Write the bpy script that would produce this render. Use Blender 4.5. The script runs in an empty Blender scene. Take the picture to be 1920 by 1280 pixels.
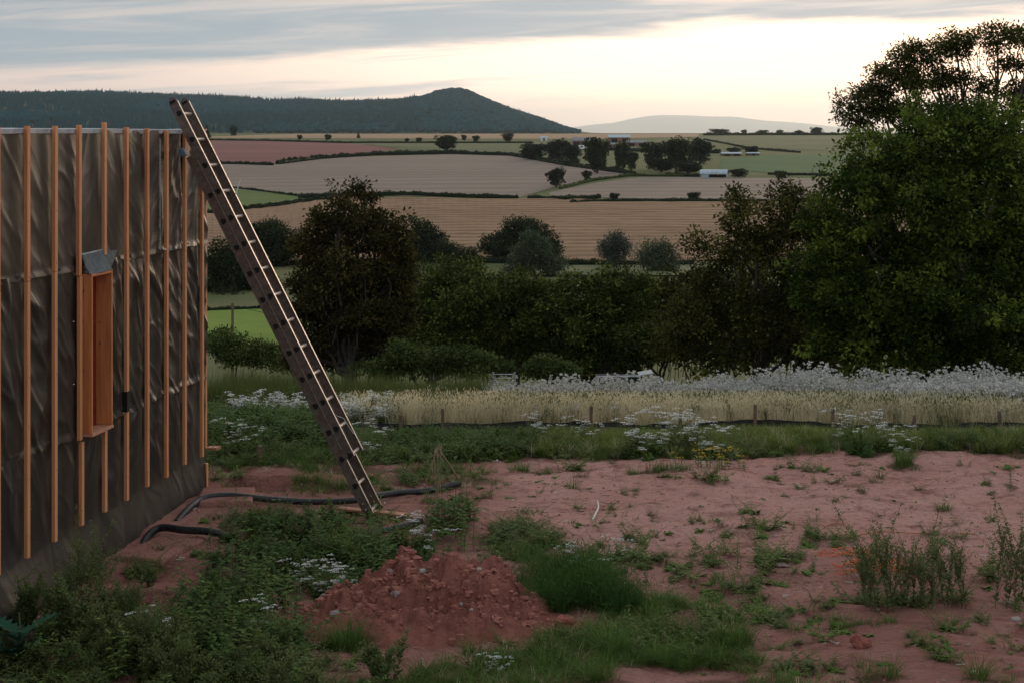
import bpy, math, random
import numpy as np
from mathutils import Vector, Matrix
random.seed(7); RNG = np.random.default_rng(7)
scene = bpy.context.scene
COL = scene.collection
R = math.radians

# ------------------------------------------------------------------ camera
EYE = 3.45; F = 3200.0; HZ = 250.0
cam_d = bpy.data.cameras.new('camera'); cam = bpy.data.objects.new('camera', cam_d); COL.objects.link(cam)
cam.location = (0, 0, EYE); cam.rotation_euler = (R(90), 0, 0)
cam_d.sensor_width = 36; cam_d.lens = 60; cam_d.shift_y = -(640-HZ)/1920.0
cam_d.clip_start = 0.1; cam_d.clip_end = 120000
scene.camera = cam

# ------------------------------------------------------------------ world
SUN_AZ = 15.0; SUN_EL = 2.5
world = bpy.data.worlds.new('World'); scene.world = world; world.use_nodes = True
nt = world.node_tree; nt.nodes.clear()
def N(nt, t, **k):
    n = nt.nodes.new(t)
    for a, b in k.items(): setattr(n, a, b)
    return n
def setin(nt, sock, v):
    if isinstance(v, bpy.types.NodeSocket): nt.links.new(v, sock)
    else: sock.default_value = v
def math_(nt, op, a, b=0.0, c=0.0, clamp=False):
    n = N(nt, 'ShaderNodeMath', operation=op, use_clamp=clamp)
    setin(nt, n.inputs[0], a); setin(nt, n.inputs[1], b); setin(nt, n.inputs[2], c)
    return n.outputs[0]
def mixc(nt, f, a, b, bt='MIX'):
    n = N(nt, 'ShaderNodeMix', data_type='RGBA', blend_type=bt)
    setin(nt, n.inputs[0], f)
    setin(nt, n.inputs[6], a if isinstance(a, bpy.types.NodeSocket) else (*a, 1))
    setin(nt, n.inputs[7], b if isinstance(b, bpy.types.NodeSocket) else (*b, 1))
    return n.outputs[2]
def sstep(nt, x, a, b):
    n = N(nt, 'ShaderNodeMapRange', interpolation_type='SMOOTHSTEP')
    setin(nt, n.inputs[0], x); setin(nt, n.inputs[1], a); setin(nt, n.inputs[2], b)
    return n.outputs[0]
sky = N(nt, 'ShaderNodeTexSky', sky_type='NISHITA', sun_disc=False, sun_elevation=R(SUN_EL), sun_rotation=R(SUN_AZ),
        altitude=100, air_density=1.2, dust_density=2.5, ozone_density=1.0)
tc = N(nt, 'ShaderNodeTexCoord')
sep = N(nt, 'ShaderNodeSeparateXYZ'); nt.links.new(tc.outputs['Generated'], sep.inputs[0])
dx, dy, dz = sep.outputs
az = math_(nt, 'ARCTAN2', dx, dy)                       # radians, 0 = straight ahead, + right
el = math_(nt, 'ARCSINE', dz)
def comb(nt, x, y, z=0.0):
    n = N(nt, 'ShaderNodeCombineXYZ'); setin(nt, n.inputs[0], x); setin(nt, n.inputs[1], y); setin(nt, n.inputs[2], z); return n.outputs[0]
def noise(nt, vec, sc, det=4, rough=.5, dist=0.0):
    n = N(nt, 'ShaderNodeTexNoise'); nt.links.new(vec, n.inputs['Vector'])
    n.inputs['Scale'].default_value = sc; n.inputs['Detail'].default_value = det
    n.inputs['Roughness'].default_value = rough; n.inputs['Distortion'].default_value = dist
    return n.outputs[0]
# cloud deck: perspective streaks (deck is a layer, so detail is squeezed towards the horizon)
vz = comb(nt, math_(nt, 'MULTIPLY', az, 1.0), math_(nt, 'MULTIPLY', el, 9.0))
n1 = noise(nt, vz, 5.5, 6, .55, .3)
vz2 = comb(nt, math_(nt, 'MULTIPLY', az, 1.0), math_(nt, 'MULTIPLY', math_(nt, 'SUBTRACT', el, math_(nt, 'MULTIPLY', az, .06)), 19.0), 3.0)
n2 = noise(nt, vz2, 4.2, 6, .58, .7)
# gap under the deck: its upper edge rises from left to right towards the sunset
dirdot = math_(nt, 'COSINE', math_(nt, 'SUBTRACT', az, R(22)))
edge = math_(nt, 'ADD', math_(nt, 'MULTIPLY', sstep(nt, az, -0.34, 0.30), 0.033), 0.0350)
edge = math_(nt, 'MULTIPLY', edge, sstep(nt, dirdot, -0.2, 0.9))
e_w = math_(nt, 'ADD', el, math_(nt, 'MULTIPLY', math_(nt, 'SUBTRACT', n1, .5), 0.030))
deck = sstep(nt, e_w, math_(nt, 'SUBTRACT', edge, .004), math_(nt, 'ADD', edge, .006))
# thin streaks inside the gap
st = math_(nt, 'MULTIPLY', sstep(nt, n2, .50, .68), math_(nt, 'SUBTRACT', 1.0, sstep(nt, az, -0.15, 0.12)))
st = math_(nt, 'MULTIPLY', st, sstep(nt, el, 0.012, 0.022))
st2 = math_(nt, 'MULTIPLY', sstep(nt, n2, .40, .7), .25)
# colours (times 10 because the background runs at 0.1)
glow = sstep(nt, az, -0.30, 0.10)
gap_hi = mixc(nt, glow, (9.4, 7.5, 6.7), (17.0, 14.0, 11.4))
gap_lo = mixc(nt, glow, (10.2, 7.3, 6.0), (12.5, 8.9, 6.5))
gap = mixc(nt, sstep(nt, el, 0.002, 0.035), gap_lo, gap_hi)
gap = mixc(nt, .22, gap, sky.outputs[0])
gap = mixc(nt, st, gap, (4.3, 4.3, 4.5))
gap = mixc(nt, st2, gap, mixc(nt, glow, (5.5, 4.9, 4.8), (8.6, 7.6, 6.8)))
deck_dark = mixc(nt, sstep(nt, az, -0.25, 0.25), (3.0, 3.6, 4.05), (4.4, 4.4, 4.5))
deck_lite = mixc(nt, sstep(nt, az, -0.25, 0.25), (5.2, 4.8, 4.6), (9.2, 7.5, 6.4))
deckc = mixc(nt, sstep(nt, n2, .42, .68), deck_dark, deck_lite)
# away from the sunset and overhead the deck is plain blue grey
high = sstep(nt, el, 0.08, 0.5)
deckc = mixc(nt, high, deckc, (5.5, 5.8, 5.9))
deckc = mixc(nt, math_(nt, 'SUBTRACT', 1.0, sstep(nt, dirdot, -.6, .9)), deckc, (4.7, 5.1, 5.5))
final = mixc(nt, deck, gap, deckc)
bg = N(nt, 'ShaderNodeBackground'); bg.inputs[1].default_value = 0.1
nt.links.new(final, bg.inputs[0])
wo = N(nt, 'ShaderNodeOutputWorld'); nt.links.new(bg.outputs[0], wo.inputs[0])

# ------------------------------------------------------------------ sun
sd = bpy.data.lights.new('sun', 'SUN'); sd.energy = 0.8; sd.angle = R(12); sd.color = (1.0, .74, .52)
sun = bpy.data.objects.new('sun', sd); COL.objects.link(sun)
sv = Vector((math.sin(R(SUN_AZ))*math.cos(R(SUN_EL+5)), math.cos(R(SUN_AZ))*math.cos(R(SUN_EL+5)), math.sin(R(SUN_EL+5))))
sun.rotation_euler = sv.to_track_quat('Z', 'Y').to_euler()
scene.view_settings.view_transform = 'Standard'; scene.view_settings.look = 'None'
scene.view_settings.exposure = 0.3; scene.view_settings.gamma = 1
scene.render.engine = 'CYCLES'
scene.cycles.volume_bounces = 1; scene.cycles.max_bounces = 6; scene.cycles.diffuse_bounces = 3
scene.cycles.transmission_bounces = 4

# ------------------------------------------------------------------ helpers
def hash2(ix, iy, s):
    h = (ix.astype(np.int64)*374761393 + iy.astype(np.int64)*668265263 + s*974634777) & 0x7fffffff
    h = (h ^ (h >> 13))*1274126177 & 0x7fffffff
    h = (h ^ (h >> 16)) & 0xffff
    return h/65535.0
def vn(x, y, s=0):
    x = np.asarray(x, float); y = np.asarray(y, float)
    ix = np.floor(x); iy = np.floor(y); fx = x-ix; fy = y-iy
    fx = fx*fx*(3-2*fx); fy = fy*fy*(3-2*fy)
    a = hash2(ix, iy, s); b = hash2(ix+1, iy, s); c = hash2(ix, iy+1, s); d = hash2(ix+1, iy+1, s)
    return (a*(1-fx)+b*fx)*(1-fy) + (c*(1-fx)+d*fx)*fy - .5
def fbm(x, y, o=4, s=0, g=.5):
    t = 0; a = 1.0
    for k in range(o):
        t = t + a*vn(x*2**k+17.3*k, y*2**k-9.1*k, s+k); a *= g
    return t
def ss(x, a, b):
    t = np.clip((x-a)/(b-a), 0, 1); return t*t*(3-2*t)

class MB:
    def __init__(s): s.V = []; s.F = []; s.n = 0
    def add(s, V, Fc, mat=0, v=None, sm=False):
        V = np.asarray(V, float).reshape(-1, 3); Fc = np.asarray(Fc, np.int64)
        if len(Fc) == 0: return s
        if v is None: v = np.full(len(Fc), .5)
        elif np.isscalar(v): v = np.full(len(Fc), float(v))
        s.V.append(V); s.F.append((Fc+s.n, mat, np.asarray(v, float), sm)); s.n += len(V); return s
    def tris(s): return sum(len(f)*(f.shape[1]-2) for f, _, _, _ in s.F)
    def mesh(s, name, mats):
        me = bpy.data.meshes.new(name)
        V = np.concatenate(s.V); me.vertices.add(len(V)); me.vertices.foreach_set('co', V.ravel())
        idx = np.concatenate([f.ravel() for f, _, _, _ in s.F])
        tot = np.concatenate([np.full(len(f), f.shape[1]) for f, _, _, _ in s.F])
        me.loops.add(len(idx)); me.loops.foreach_set('vertex_index', idx.astype(np.int32))
        st = np.concatenate([[0], np.cumsum(tot)[:-1]]); me.polygons.add(len(tot))
        me.polygons.foreach_set('loop_start', st.astype(np.int32))
        me.polygons.foreach_set('material_index', np.concatenate([np.full(len(f), m) for f, m, _, _ in s.F]).astype(np.int32))
        me.polygons.foreach_set('use_smooth', np.concatenate([np.full(len(f), sm) for f, _, _, sm in s.F]))
        me.update(calc_edges=True)
        a = me.attributes.new('v', 'FLOAT', 'FACE'); a.data.foreach_set('value', np.concatenate([v for _, _, v, _ in s.F]))
        for m in (mats if isinstance(mats, (list, tuple)) else [mats]): me.materials.append(m)
        return me
    def build(s, name, mats, parent=None):
        o = bpy.data.objects.new(name, s.mesh(name, mats)); COL.objects.link(o)
        if parent: o.parent = parent
        return o
def tag(o, label=None, cat=None, group=None, kind=None):
    if label: o['label'] = label
    if cat: o['category'] = cat
    if group: o['group'] = group
    if kind: o['kind'] = kind
    return o
def empty(name, loc=(0, 0, 0), rz=0, **k):
    o = bpy.data.objects.new(name, None); COL.objects.link(o); o.location = loc; o.rotation_euler = (0, 0, rz)
    o.empty_display_size = .1
    return tag(o, **k)
BOXF = np.array([[0,3,2,1],[4,5,6,7],[0,1,5,4],[1,2,6,5],[2,3,7,6],[3,0,4,7]])
def box(mb, o, a, b, c, mat=0, v=.5):
    """corner o, edge vectors a, b, c (right handed)"""
    o, a, b, c = [np.asarray(q, float) for q in (o, a, b, c)]
    V = np.array([o, o+a, o+a+b, o+b, o+c, o+a+c, o+a+b+c, o+b+c]); return mb.add(V, BOXF, mat, v)
def aabox(mb, x0, x1, y0, y1, z0, z1, mat=0, v=.5):
    return box(mb, (x0, y0, z0), (x1-x0, 0, 0), (0, y1-y0, 0), (0, 0, z1-z0), mat, v)
def tube(mb, P, r, seg=8, mat=0, v=.5, cap=True, sm=True):
    P = np.asarray(P, float); n = len(P); r = np.broadcast_to(np.asarray(r, float), (n,))
    T = np.gradient(P, axis=0); T /= np.linalg.norm(T, axis=1)[:, None]+1e-12
    ref = np.array([0, 0, 1.0]) if abs(T[0][2]) < .9 else np.array([1.0, 0, 0])
    U = np.cross(T, ref); U /= np.linalg.norm(U, axis=1)[:, None]+1e-12; W = np.cross(T, U)
    a = np.linspace(0, 2*np.pi, seg, endpoint=False)
    V = P[:, None]+r[:, None, None]*(U[:, None]*np.cos(a)[None, :, None]+W[:, None]*np.sin(a)[None, :, None])
    i = np.arange(n-1)[:, None]*seg; j = np.arange(seg)[None]; k = (j+1) % seg
    Fc = np.stack([i+j, i+seg+j, i+seg+k, i+k], -1).reshape(-1, 4)
    mb.add(V.reshape(-1, 3), Fc, mat, v, sm)
    if cap:
        for q, row in ((0, 0), (n-1, n-1)):
            c = np.vstack([V[row], P[row][None]]); jj = np.arange(seg)
            f = np.stack([jj, (jj+1) % seg, np.full(seg, seg)], -1)
            if row: f = f[:, ::-1]
            mb.add(c, f, mat, v)
    return mb
def unit(v): return v/(np.linalg.norm(v, axis=-1, keepdims=True)+1e-9)
def leaves(mb, P, D, L, W, Nn=None, mat=0, v=None, fold=.15, droop=.0):
    """diamond leaves: base P, direction D (unit), length L, width W"""
    n = len(P); L = np.broadcast_to(L, (n,))[:, None]; W = np.broadcast_to(W, (n,))[:, None]
    if Nn is None: Nn = unit(RNG.normal(size=(n, 3)))
    S = unit(np.cross(D, Nn)); U = unit(np.cross(S, D))
    mid = P+D*L*.45; tip = P+D*L-np.array([0, 0, 1])*L*droop
    V = np.stack([P, mid+S*W*.5+U*L*fold*.3, tip, mid-S*W*.5+U*L*fold*.3], 1)
    Fc = np.arange(n*4).reshape(-1, 4)
    return mb.add(V.reshape(-1, 3), Fc, mat, v if v is not None else RNG.random(n))

# terrain -----------------------------------------------------------
PY_ = np.array([-400, 0, 19.3, 20.6, 23, 28, 40, 60, 100, 150, 200, 280, 300, 330, 400, 500, 650, 900, 1150, 1400, 1800, 2500, 3600, 60000])
PZ_ = np.array([0, 0, 0, -.10, -.50, -1.2, -3.2, -6, -11.5, -15.5, -17.5, -19, -19.05, -18.5, -17.3, -15.3, -12, -7.5, -4.0, -1.6, .6, 2.4, 2.6, 2.6])
def prof(Y): return np.interp(Y, PY_, PZ_)
WA = np.array([-3.536, 12.3]); WD = np.array([0.549, 3.9]); WD = WD/np.linalg.norm(WD); WN = np.array([WD[1], -WD[0]])
SB = 0.4923
def wall_xy(s, out=0.0): return WA+WD*s+WN*out
def T(X, Y):
    X = np.asarray(X, float); Y = np.asarray(Y, float)
    z = prof(Y)
    near = ss(Y, 4, 9)*(1-ss(Y, 19, 24))
    z = z+near*(.07*fbm(X*.7, Y*.7, 3, 3)+.036*fbm(X*3.1, Y*3.1, 3, 9)+.022*fbm(X*9, Y*9, 3, 21)+.03*np.clip(.12-np.abs(fbm(X*1.3+.4*Y, Y*2.2, 2, 33)), 0, 1)*-3*.5)
    z = z+ss(Y, 24, 200)*.5*vn(X*.02, Y*.02, 5)*(1-ss(Y, 250, 400))
    q = (X-WA[0])*WN[0]+(Y-WA[1])*WN[1]; s = (X-WA[0])*WD[0]+(Y-WA[1])*WD[1]
    z = z+(-.05+.11*ss(s, .5, 3.5))*(1-ss(q, .5, 1.3))*near*(s < 6)
    # dug out steps beside the wall
    for (s0, s1, q0, q1, dz) in ((-.15, .55, .62, 1.1, -.22), (4.15, 4.7, .15, .75, -.15), (1.6, 2.3, .95, 1.6, -.10)):
        m = ss(s, s0-.03, s0+.03)*(1-ss(s, s1-.03, s1+.03))*ss(q, q0-.03, q0+.03)*(1-ss(q, q1-.03, q1+.03))
        z = z+dz*m*near
    return z
YT = np.exp(np.linspace(math.log(135), math.log(3400), 1500)); PT = HZ+F*(EYE-prof(YT))/YT
def far(px, py):
    """point of the valley side that is seen at that bearing and drop"""
    Y = float(np.interp(-py, -PT, YT)); return ((px-960)/F*Y, Y, float(T((px-960)/F*Y, Y)))
def gnd(px, py):
    Y = F*EYE/(py-HZ); X = (px-960)/F*Y
    for _ in range(3):
        z = float(T(X, Y)); Y = F*(EYE-z)/(py-HZ); X = (px-960)/F*Y
    return X, Y, float(T(X, Y))
def at(px, py, Y): return np.array([(px-960)/F*Y, Y, EYE-(py-HZ)/F*Y])

# materials ---------------------------------------------------------
def mat(name, base, rough=.8, var=None, nsc=8.0, bump=0.0, bsc=40.0, metal=0.0, spec=.3, trans=0.0, vattr=None, rnd=None, aniso=None):
    m = bpy.data.materials.new(name); m.use_nodes = True; t = m.node_tree; t.nodes.clear()
    p = N(t, 'ShaderNodeBsdfPrincipled'); out = N(t, 'ShaderNodeOutputMaterial')
    p.inputs['Roughness'].default_value = rough; p.inputs['Metallic'].default_value = metal
    p.inputs['Specular IOR Level'].default_value = spec
    g = N(t, 'ShaderNodeNewGeometry'); co = N(t, 'ShaderNodeTexCoord').outputs['Object']
    c = N(t, 'ShaderNodeRGB'); c.outputs[0].default_value = (*base, 1); c = c.outputs[0]
    if var is not None:
        mp = co
        if aniso:
            mm = N(t, 'ShaderNodeMapping'); mm.inputs['Scale'].default_value = aniso; t.links.new(co, mm.inputs[0]); mp = mm.outputs[0]
        nf = noise(t, mp, nsc, 5, .6)
        c = mixc(t, sstep(t, nf, .35, .68), c, var)
    if vattr is not None:
        a = N(t, 'ShaderNodeAttribute', attribute_name='v'); c = mixc(t, a.outputs['Fac'], c, vattr)
    if rnd is not None:
        oi = N(t, 'ShaderNodeObjectInfo'); c = mixc(t, math_(t, 'MULTIPLY', oi.outputs['Random'], .8), c, rnd)
    t.links.new(c, p.inputs['Base Color'])
    if bump:
        b = N(t, 'ShaderNodeBump'); b.inputs['Strength'].default_value = bump; b.inputs['Distance'].default_value = .02
        t.links.new(noise(t, co, bsc, 4, .6), b.inputs['Height']); t.links.new(b.outputs[0], p.inputs['Normal'])
    s = p.outputs[0]
    if trans:
        tr = N(t, 'ShaderNodeBsdfTranslucent'); t.links.new(c, tr.inputs[0])
        mx = N(t, 'ShaderNodeMixShader'); mx.inputs[0].default_value = trans
        t.links.new(s, mx.inputs[1]); t.links.new(tr.outputs[0], mx.inputs[2]); s = mx.outputs[0]
    t.links.new(s, out.inputs[0]); m['t'] = 1
    return m
M = {}
def leafm(k, a, b, rnd=None, trans=.3): M[k] = mat(k, a, .65, vattr=b, rnd=rnd, trans=trans, spec=.06)
leafm('leaf_ash', (0.016, 0.034, 0.007), (0.205, 0.265, 0.042), trans=.4)
leafm('leaf_hawthorn', (0.024, 0.028, 0.008), (0.15, 0.14, 0.036))
leafm('leaf_rowan', (.022, .024, .009), (.130, .105, .032))
leafm('leaf_backlit', (0.036, 0.046, 0.012), (0.11, 0.115, 0.028), trans=.35)
leafm('leaf_bush', (0.022, 0.034, 0.009), (0.165, 0.19, 0.045))
leafm('leaf_bramble', (0.034, 0.055, 0.016), (0.15, 0.185, 0.056))
leafm('leaf_oak', (0.018, 0.03, 0.014), (0.055, 0.072, 0.03))
leafm('leaf_willow', (0.045, 0.065, 0.036), (0.12, 0.15, 0.085))
leafm('leaf_silver', (.045, .058, .045), (.120, .140, .110))
leafm('leaf_far', (.018, .030, .018), (.045, .060, .034))
leafm('leaf_hill', (.004, .056, .080), (.010, .098, .128), rnd=(.014, .070, .080))  # blue teal of the hazy distance put into the leaf colour
leafm('leaf_hedge', (.014, .026, .012), (.038, .056, .024))
leafm('grass_green', (0.065, 0.115, 0.024), (0.155, 0.205, 0.05), rnd=(.05, .11, .018))
leafm('grass_lush', (0.055, 0.118, 0.026), (0.135, 0.225, 0.055), rnd=(.09, .13, .03))
leafm('grass_reed', (0.03, 0.045, 0.014), (0.15, 0.17, 0.05), rnd=(.07, .09, .025))
leafm('grass_verge', (0.12, 0.16, 0.03), (0.27, 0.3, 0.075), rnd=(.14, .17, .04))
leafm('grass_straw', (.60, .52, .36), (.80, .72, .54), rnd=(.64, .54, .32), trans=.5)
leafm('leaf_weed', (0.08, 0.14, 0.034), (0.22, 0.29, 0.08), rnd=(.08, .125, .03))
leafm('leaf_nettle', (0.046, 0.1, 0.03), (0.14, 0.22, 0.06), rnd=(.06, .11, .03))
leafm('leaf_feather', (0.024, 0.07, 0.018), (0.065, 0.135, 0.032), rnd=(.07, .13, .03))
leafm('leaf_fathen', (0.095, 0.135, 0.05), (0.21, 0.25, 0.1), rnd=(.09, .13, .04))
leafm('leaf_thistle', (.025, .085, .050), (.060, .130, .080), trans=.15)
M['stem'] = mat('stem', (.07, .09, .03), .8, vattr=(.12, .10, .05))
M['stem_dry'] = mat('stem_dry', (.16, .12, .07), .8)
M['stem_pale'] = mat('stem_pale', (.30, .22, .13), .85)
M['petal_white'] = mat('petal_white', (.62, .62, .60), .8, vattr=(.80, .80, .78), trans=.2)
M['fluff'] = mat('fluff', (.38, .37, .34), .9, vattr=(.78, .76, .72), trans=.3)
M['petal_yellow'] = mat('petal_yellow', (.55, .33, .02), .8, vattr=(.75, .50, .03), trans=.2)
M['bark'] = mat('bark', (.055, .045, .035), .95, (.10, .085, .07), 12, .5, 30)
M['bark_pale'] = mat('bark_pale', (.20, .17, .13), .95, (.10, .085, .07), 12, .5, 30)
M['timber'] = mat('timber', (.66, .265, .115), .7, (.46, .165, .066), 5, .15, 120, aniso=(9, 9, .7), vattr=(.60, .27, .12))
M['timber_board'] = mat('timber_board', (.58, .215, .08), .65, (.42, .145, .052), 4, .12, 120, aniso=(7, 7, .6))
M['timber_old'] = mat('timber_old', (.20, .13, .09), .9, (.11, .075, .055), 20, .4, 60)
M['timber_pink'] = mat('timber_pink', (.50, .24, .15), .8, (.36, .17, .11), 20, .2, 60)
M['red_paint'] = mat('red_paint', (.20, .028, .022), .35, (.14, .02, .018), 8)
M['glass'] = mat('glass', (.012, .012, .014), .06, spec=.6)
M['felt'] = mat('felt', (.13, .15, .16), .9, (.085, .10, .11), 30, .4, 200)
M['edge_white'] = mat('edge_white', (.42, .44, .46), .6, (.28, .30, .32), 12)
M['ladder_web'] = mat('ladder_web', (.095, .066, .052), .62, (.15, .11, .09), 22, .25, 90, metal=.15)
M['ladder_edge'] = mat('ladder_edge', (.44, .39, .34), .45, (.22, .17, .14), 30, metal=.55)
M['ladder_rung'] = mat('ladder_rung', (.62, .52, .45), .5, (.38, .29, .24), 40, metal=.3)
M['black_hole'] = mat('black_hole', (.012, .011, .010), .9)
M['pipe'] = mat('pipe', (.014, .016, .020), .42, (.04, .035, .035), 14, .2, 60)
M['black_sheet'] = mat('black_sheet', (.014, .014, .016), .5, (.03, .028, .027), 9)
M['blue'] = mat('blue', (.08, .16, .24), .6)
M['rope'] = mat('rope', (.60, .58, .54), .8)
M['rock'] = mat('rock', (.34, .25, .22), .9, (.24, .16, .14), 10, .5, 60, rnd=(.46, .42, .40))
M['clod'] = mat('clod', (.30, .10, .073), .95, (.21, .068, .052), 18, .8, 50, rnd=(.32, .12, .09))
M['crumb'] = mat('crumb', (.40, .17, .13), .95, (.28, .11, .085), 18, .5, 50, rnd=(.48, .24, .19))
M['net'] = mat('net', (.70, .16, .07), .7)
M['metal'] = mat('metal', (.38, .40, .42), .45, (.25, .26, .27), 9, metal=.6)
M['metal_blue'] = mat('metal_blue', (.42, .54, .60), .5, (.32, .42, .47), 3)
M['roof_sheet'] = mat('roof_sheet', (.40, .47, .52), .6, (.30, .36, .40), .8)
M['roof_slate'] = mat('roof_slate', (.20, .21, .23), .7, (.15, .16, .17), .8)
M['brick'] = mat('brick', (.28, .15, .11), .9, (.20, .11, .09), .9)
M['dark'] = mat('dark', (.02, .02, .022), .9)
M['white_paint'] = mat('white_paint', (.75, .75, .74), .5)

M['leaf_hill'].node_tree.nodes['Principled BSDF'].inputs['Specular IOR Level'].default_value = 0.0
# ground material
def ground_mat():
    m = bpy.data.materials.new('ground'); m.use_nodes = True; t = m.node_tree; t.nodes.clear()
    p = N(t, 'ShaderNodeBsdfPrincipled'); out = N(t, 'ShaderNodeOutputMaterial')
    co = N(t, 'ShaderNodeTexCoord').outputs['Object']
    big = noise(t, co, .55, 5, .6); mid = noise(t, co, 3.2, 6, .65, .4); fine = noise(t, co, 30, 5, .7); vf = noise(t, co, 130, 3, .7)
    c = mixc(t, sstep(t, big, .35, .65), (.42, .190, .155), (.54, .275, .228))
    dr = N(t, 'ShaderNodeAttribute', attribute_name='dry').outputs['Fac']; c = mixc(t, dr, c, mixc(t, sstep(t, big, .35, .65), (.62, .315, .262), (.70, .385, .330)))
    c = mixc(t, math_(t, 'MULTIPLY', sstep(t, mid, .50, .72), .75), c, (.215, .078, .060))
    c = mixc(t, math_(t, 'MULTIPLY', sstep(t, fine, .48, .75), .55), c, (.20, .075, .058))  # dark flecks; shade of fine cracks put into the colour as well
    c = mixc(t, math_(t, 'MULTIPLY', sstep(t, vf, .55, .72), .45), c, (.46, .25, .20))
    ms = N(t, 'ShaderNodeMapping'); ms.inputs['Scale'].default_value = (1.1, 4.2, 1); t.links.new(co, ms.inputs[0]); trk = noise(t, ms.outputs[0], 2.1, 7, .72, .6)
    c = mixc(t, math_(t, 'MULTIPLY', sstep(t, trk, .53, .64), .5), c, (.24, .098, .078))  # tracks and ridges: relief shade put into colour, bump shows little
    trk2 = noise(t, ms.outputs[0], 9, 6, .75, .8); c = mixc(t, math_(t, 'MULTIPLY', sstep(t, trk2, .56, .66), .55), c, (.16, .060, .046))
    a = N(t, 'ShaderNodeAttribute', attribute_name='veg').outputs['Fac']
    gr = mixc(t, sstep(t, mid, .35, .65), (.085, .060, .034), (.150, .080, .052))
    w = sstep(t, math_(t, 'ADD', a, math_(t, 'MULTIPLY', math_(t, 'SUBTRACT', fine, .5), .9)), .38, .85)
    c = mixc(t, math_(t, 'MULTIPLY', w, .8), c, gr)
    fg = mixc(t, sstep(t, noise(t, co, .03, 5, .6), .35, .65), (.085, .105, .038), (.125, .125, .055))
    f2 = N(t, 'ShaderNodeAttribute', attribute_name='farg').outputs['Fac']
    c = mixc(t, f2, c, fg); c = mixc(t, N(t, 'ShaderNodeAttribute', attribute_name='straw').outputs['Fac'], c, (.46, .37, .20))
    t.links.new(c, p.inputs['Base Color']); p.inputs['Roughness'].default_value = .95; p.inputs['Specular IOR Level'].default_value = .1
    b = N(t, 'ShaderNodeBump'); b.inputs['Strength'].default_value = .85; b.inputs['Distance'].default_value = .055
    h = math_(t, 'ADD', math_(t, 'MULTIPLY', fine, .8), math_(t, 'MULTIPLY', vf, .30))
    h = math_(t, 'ADD', h, math_(t, 'MULTIPLY', mid, 1.2)); h = math_(t, 'SUBTRACT', h, math_(t, 'MULTIPLY', trk2, 1.2))
    t.links.new(h, b.inputs['Height']); t.links.new(b.outputs[0], p.inputs['Normal'])
    t.links.new(p.outputs[0], out.inputs[0]); return m
M['ground'] = ground_mat()
def field_mat(name, a, b, sc, det=5, aniso=None, rough=.95, vattr=None, lines=None):
    m = bpy.data.materials.new(name); m.use_nodes = True; t = m.node_tree; t.nodes.clear()
    p = N(t, 'ShaderNodeBsdfPrincipled'); out = N(t, 'ShaderNodeOutputMaterial')
    co = N(t, 'ShaderNodeTexCoord').outputs['Object']; v = co
    if aniso:
        mm = N(t, 'ShaderNodeMapping'); mm.inputs['Scale'].default_value = aniso; t.links.new(co, mm.inputs[0]); v = mm.outputs[0]
    c = mixc(t, sstep(t, noise(t, v, sc, det, .65), .33, .67), a, b)
    c = mixc(t, math_(t, 'MULTIPLY', sstep(t, noise(t, co, sc*14, 3, .6), .45, .7), .35), c, tuple(x*.72 for x in a))
    if lines:
        at_ = N(t, 'ShaderNodeAttribute', attribute_name='v').outputs['Fac']
        c = mixc(t, at_, c, lines)
    t.links.new(c, p.inputs['Base Color']); p.inputs['Roughness'].default_value = rough; p.inputs['Specular IOR Level'].default_value = .1
    t.links.new(p.outputs[0], out.inputs[0]); return m

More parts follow.
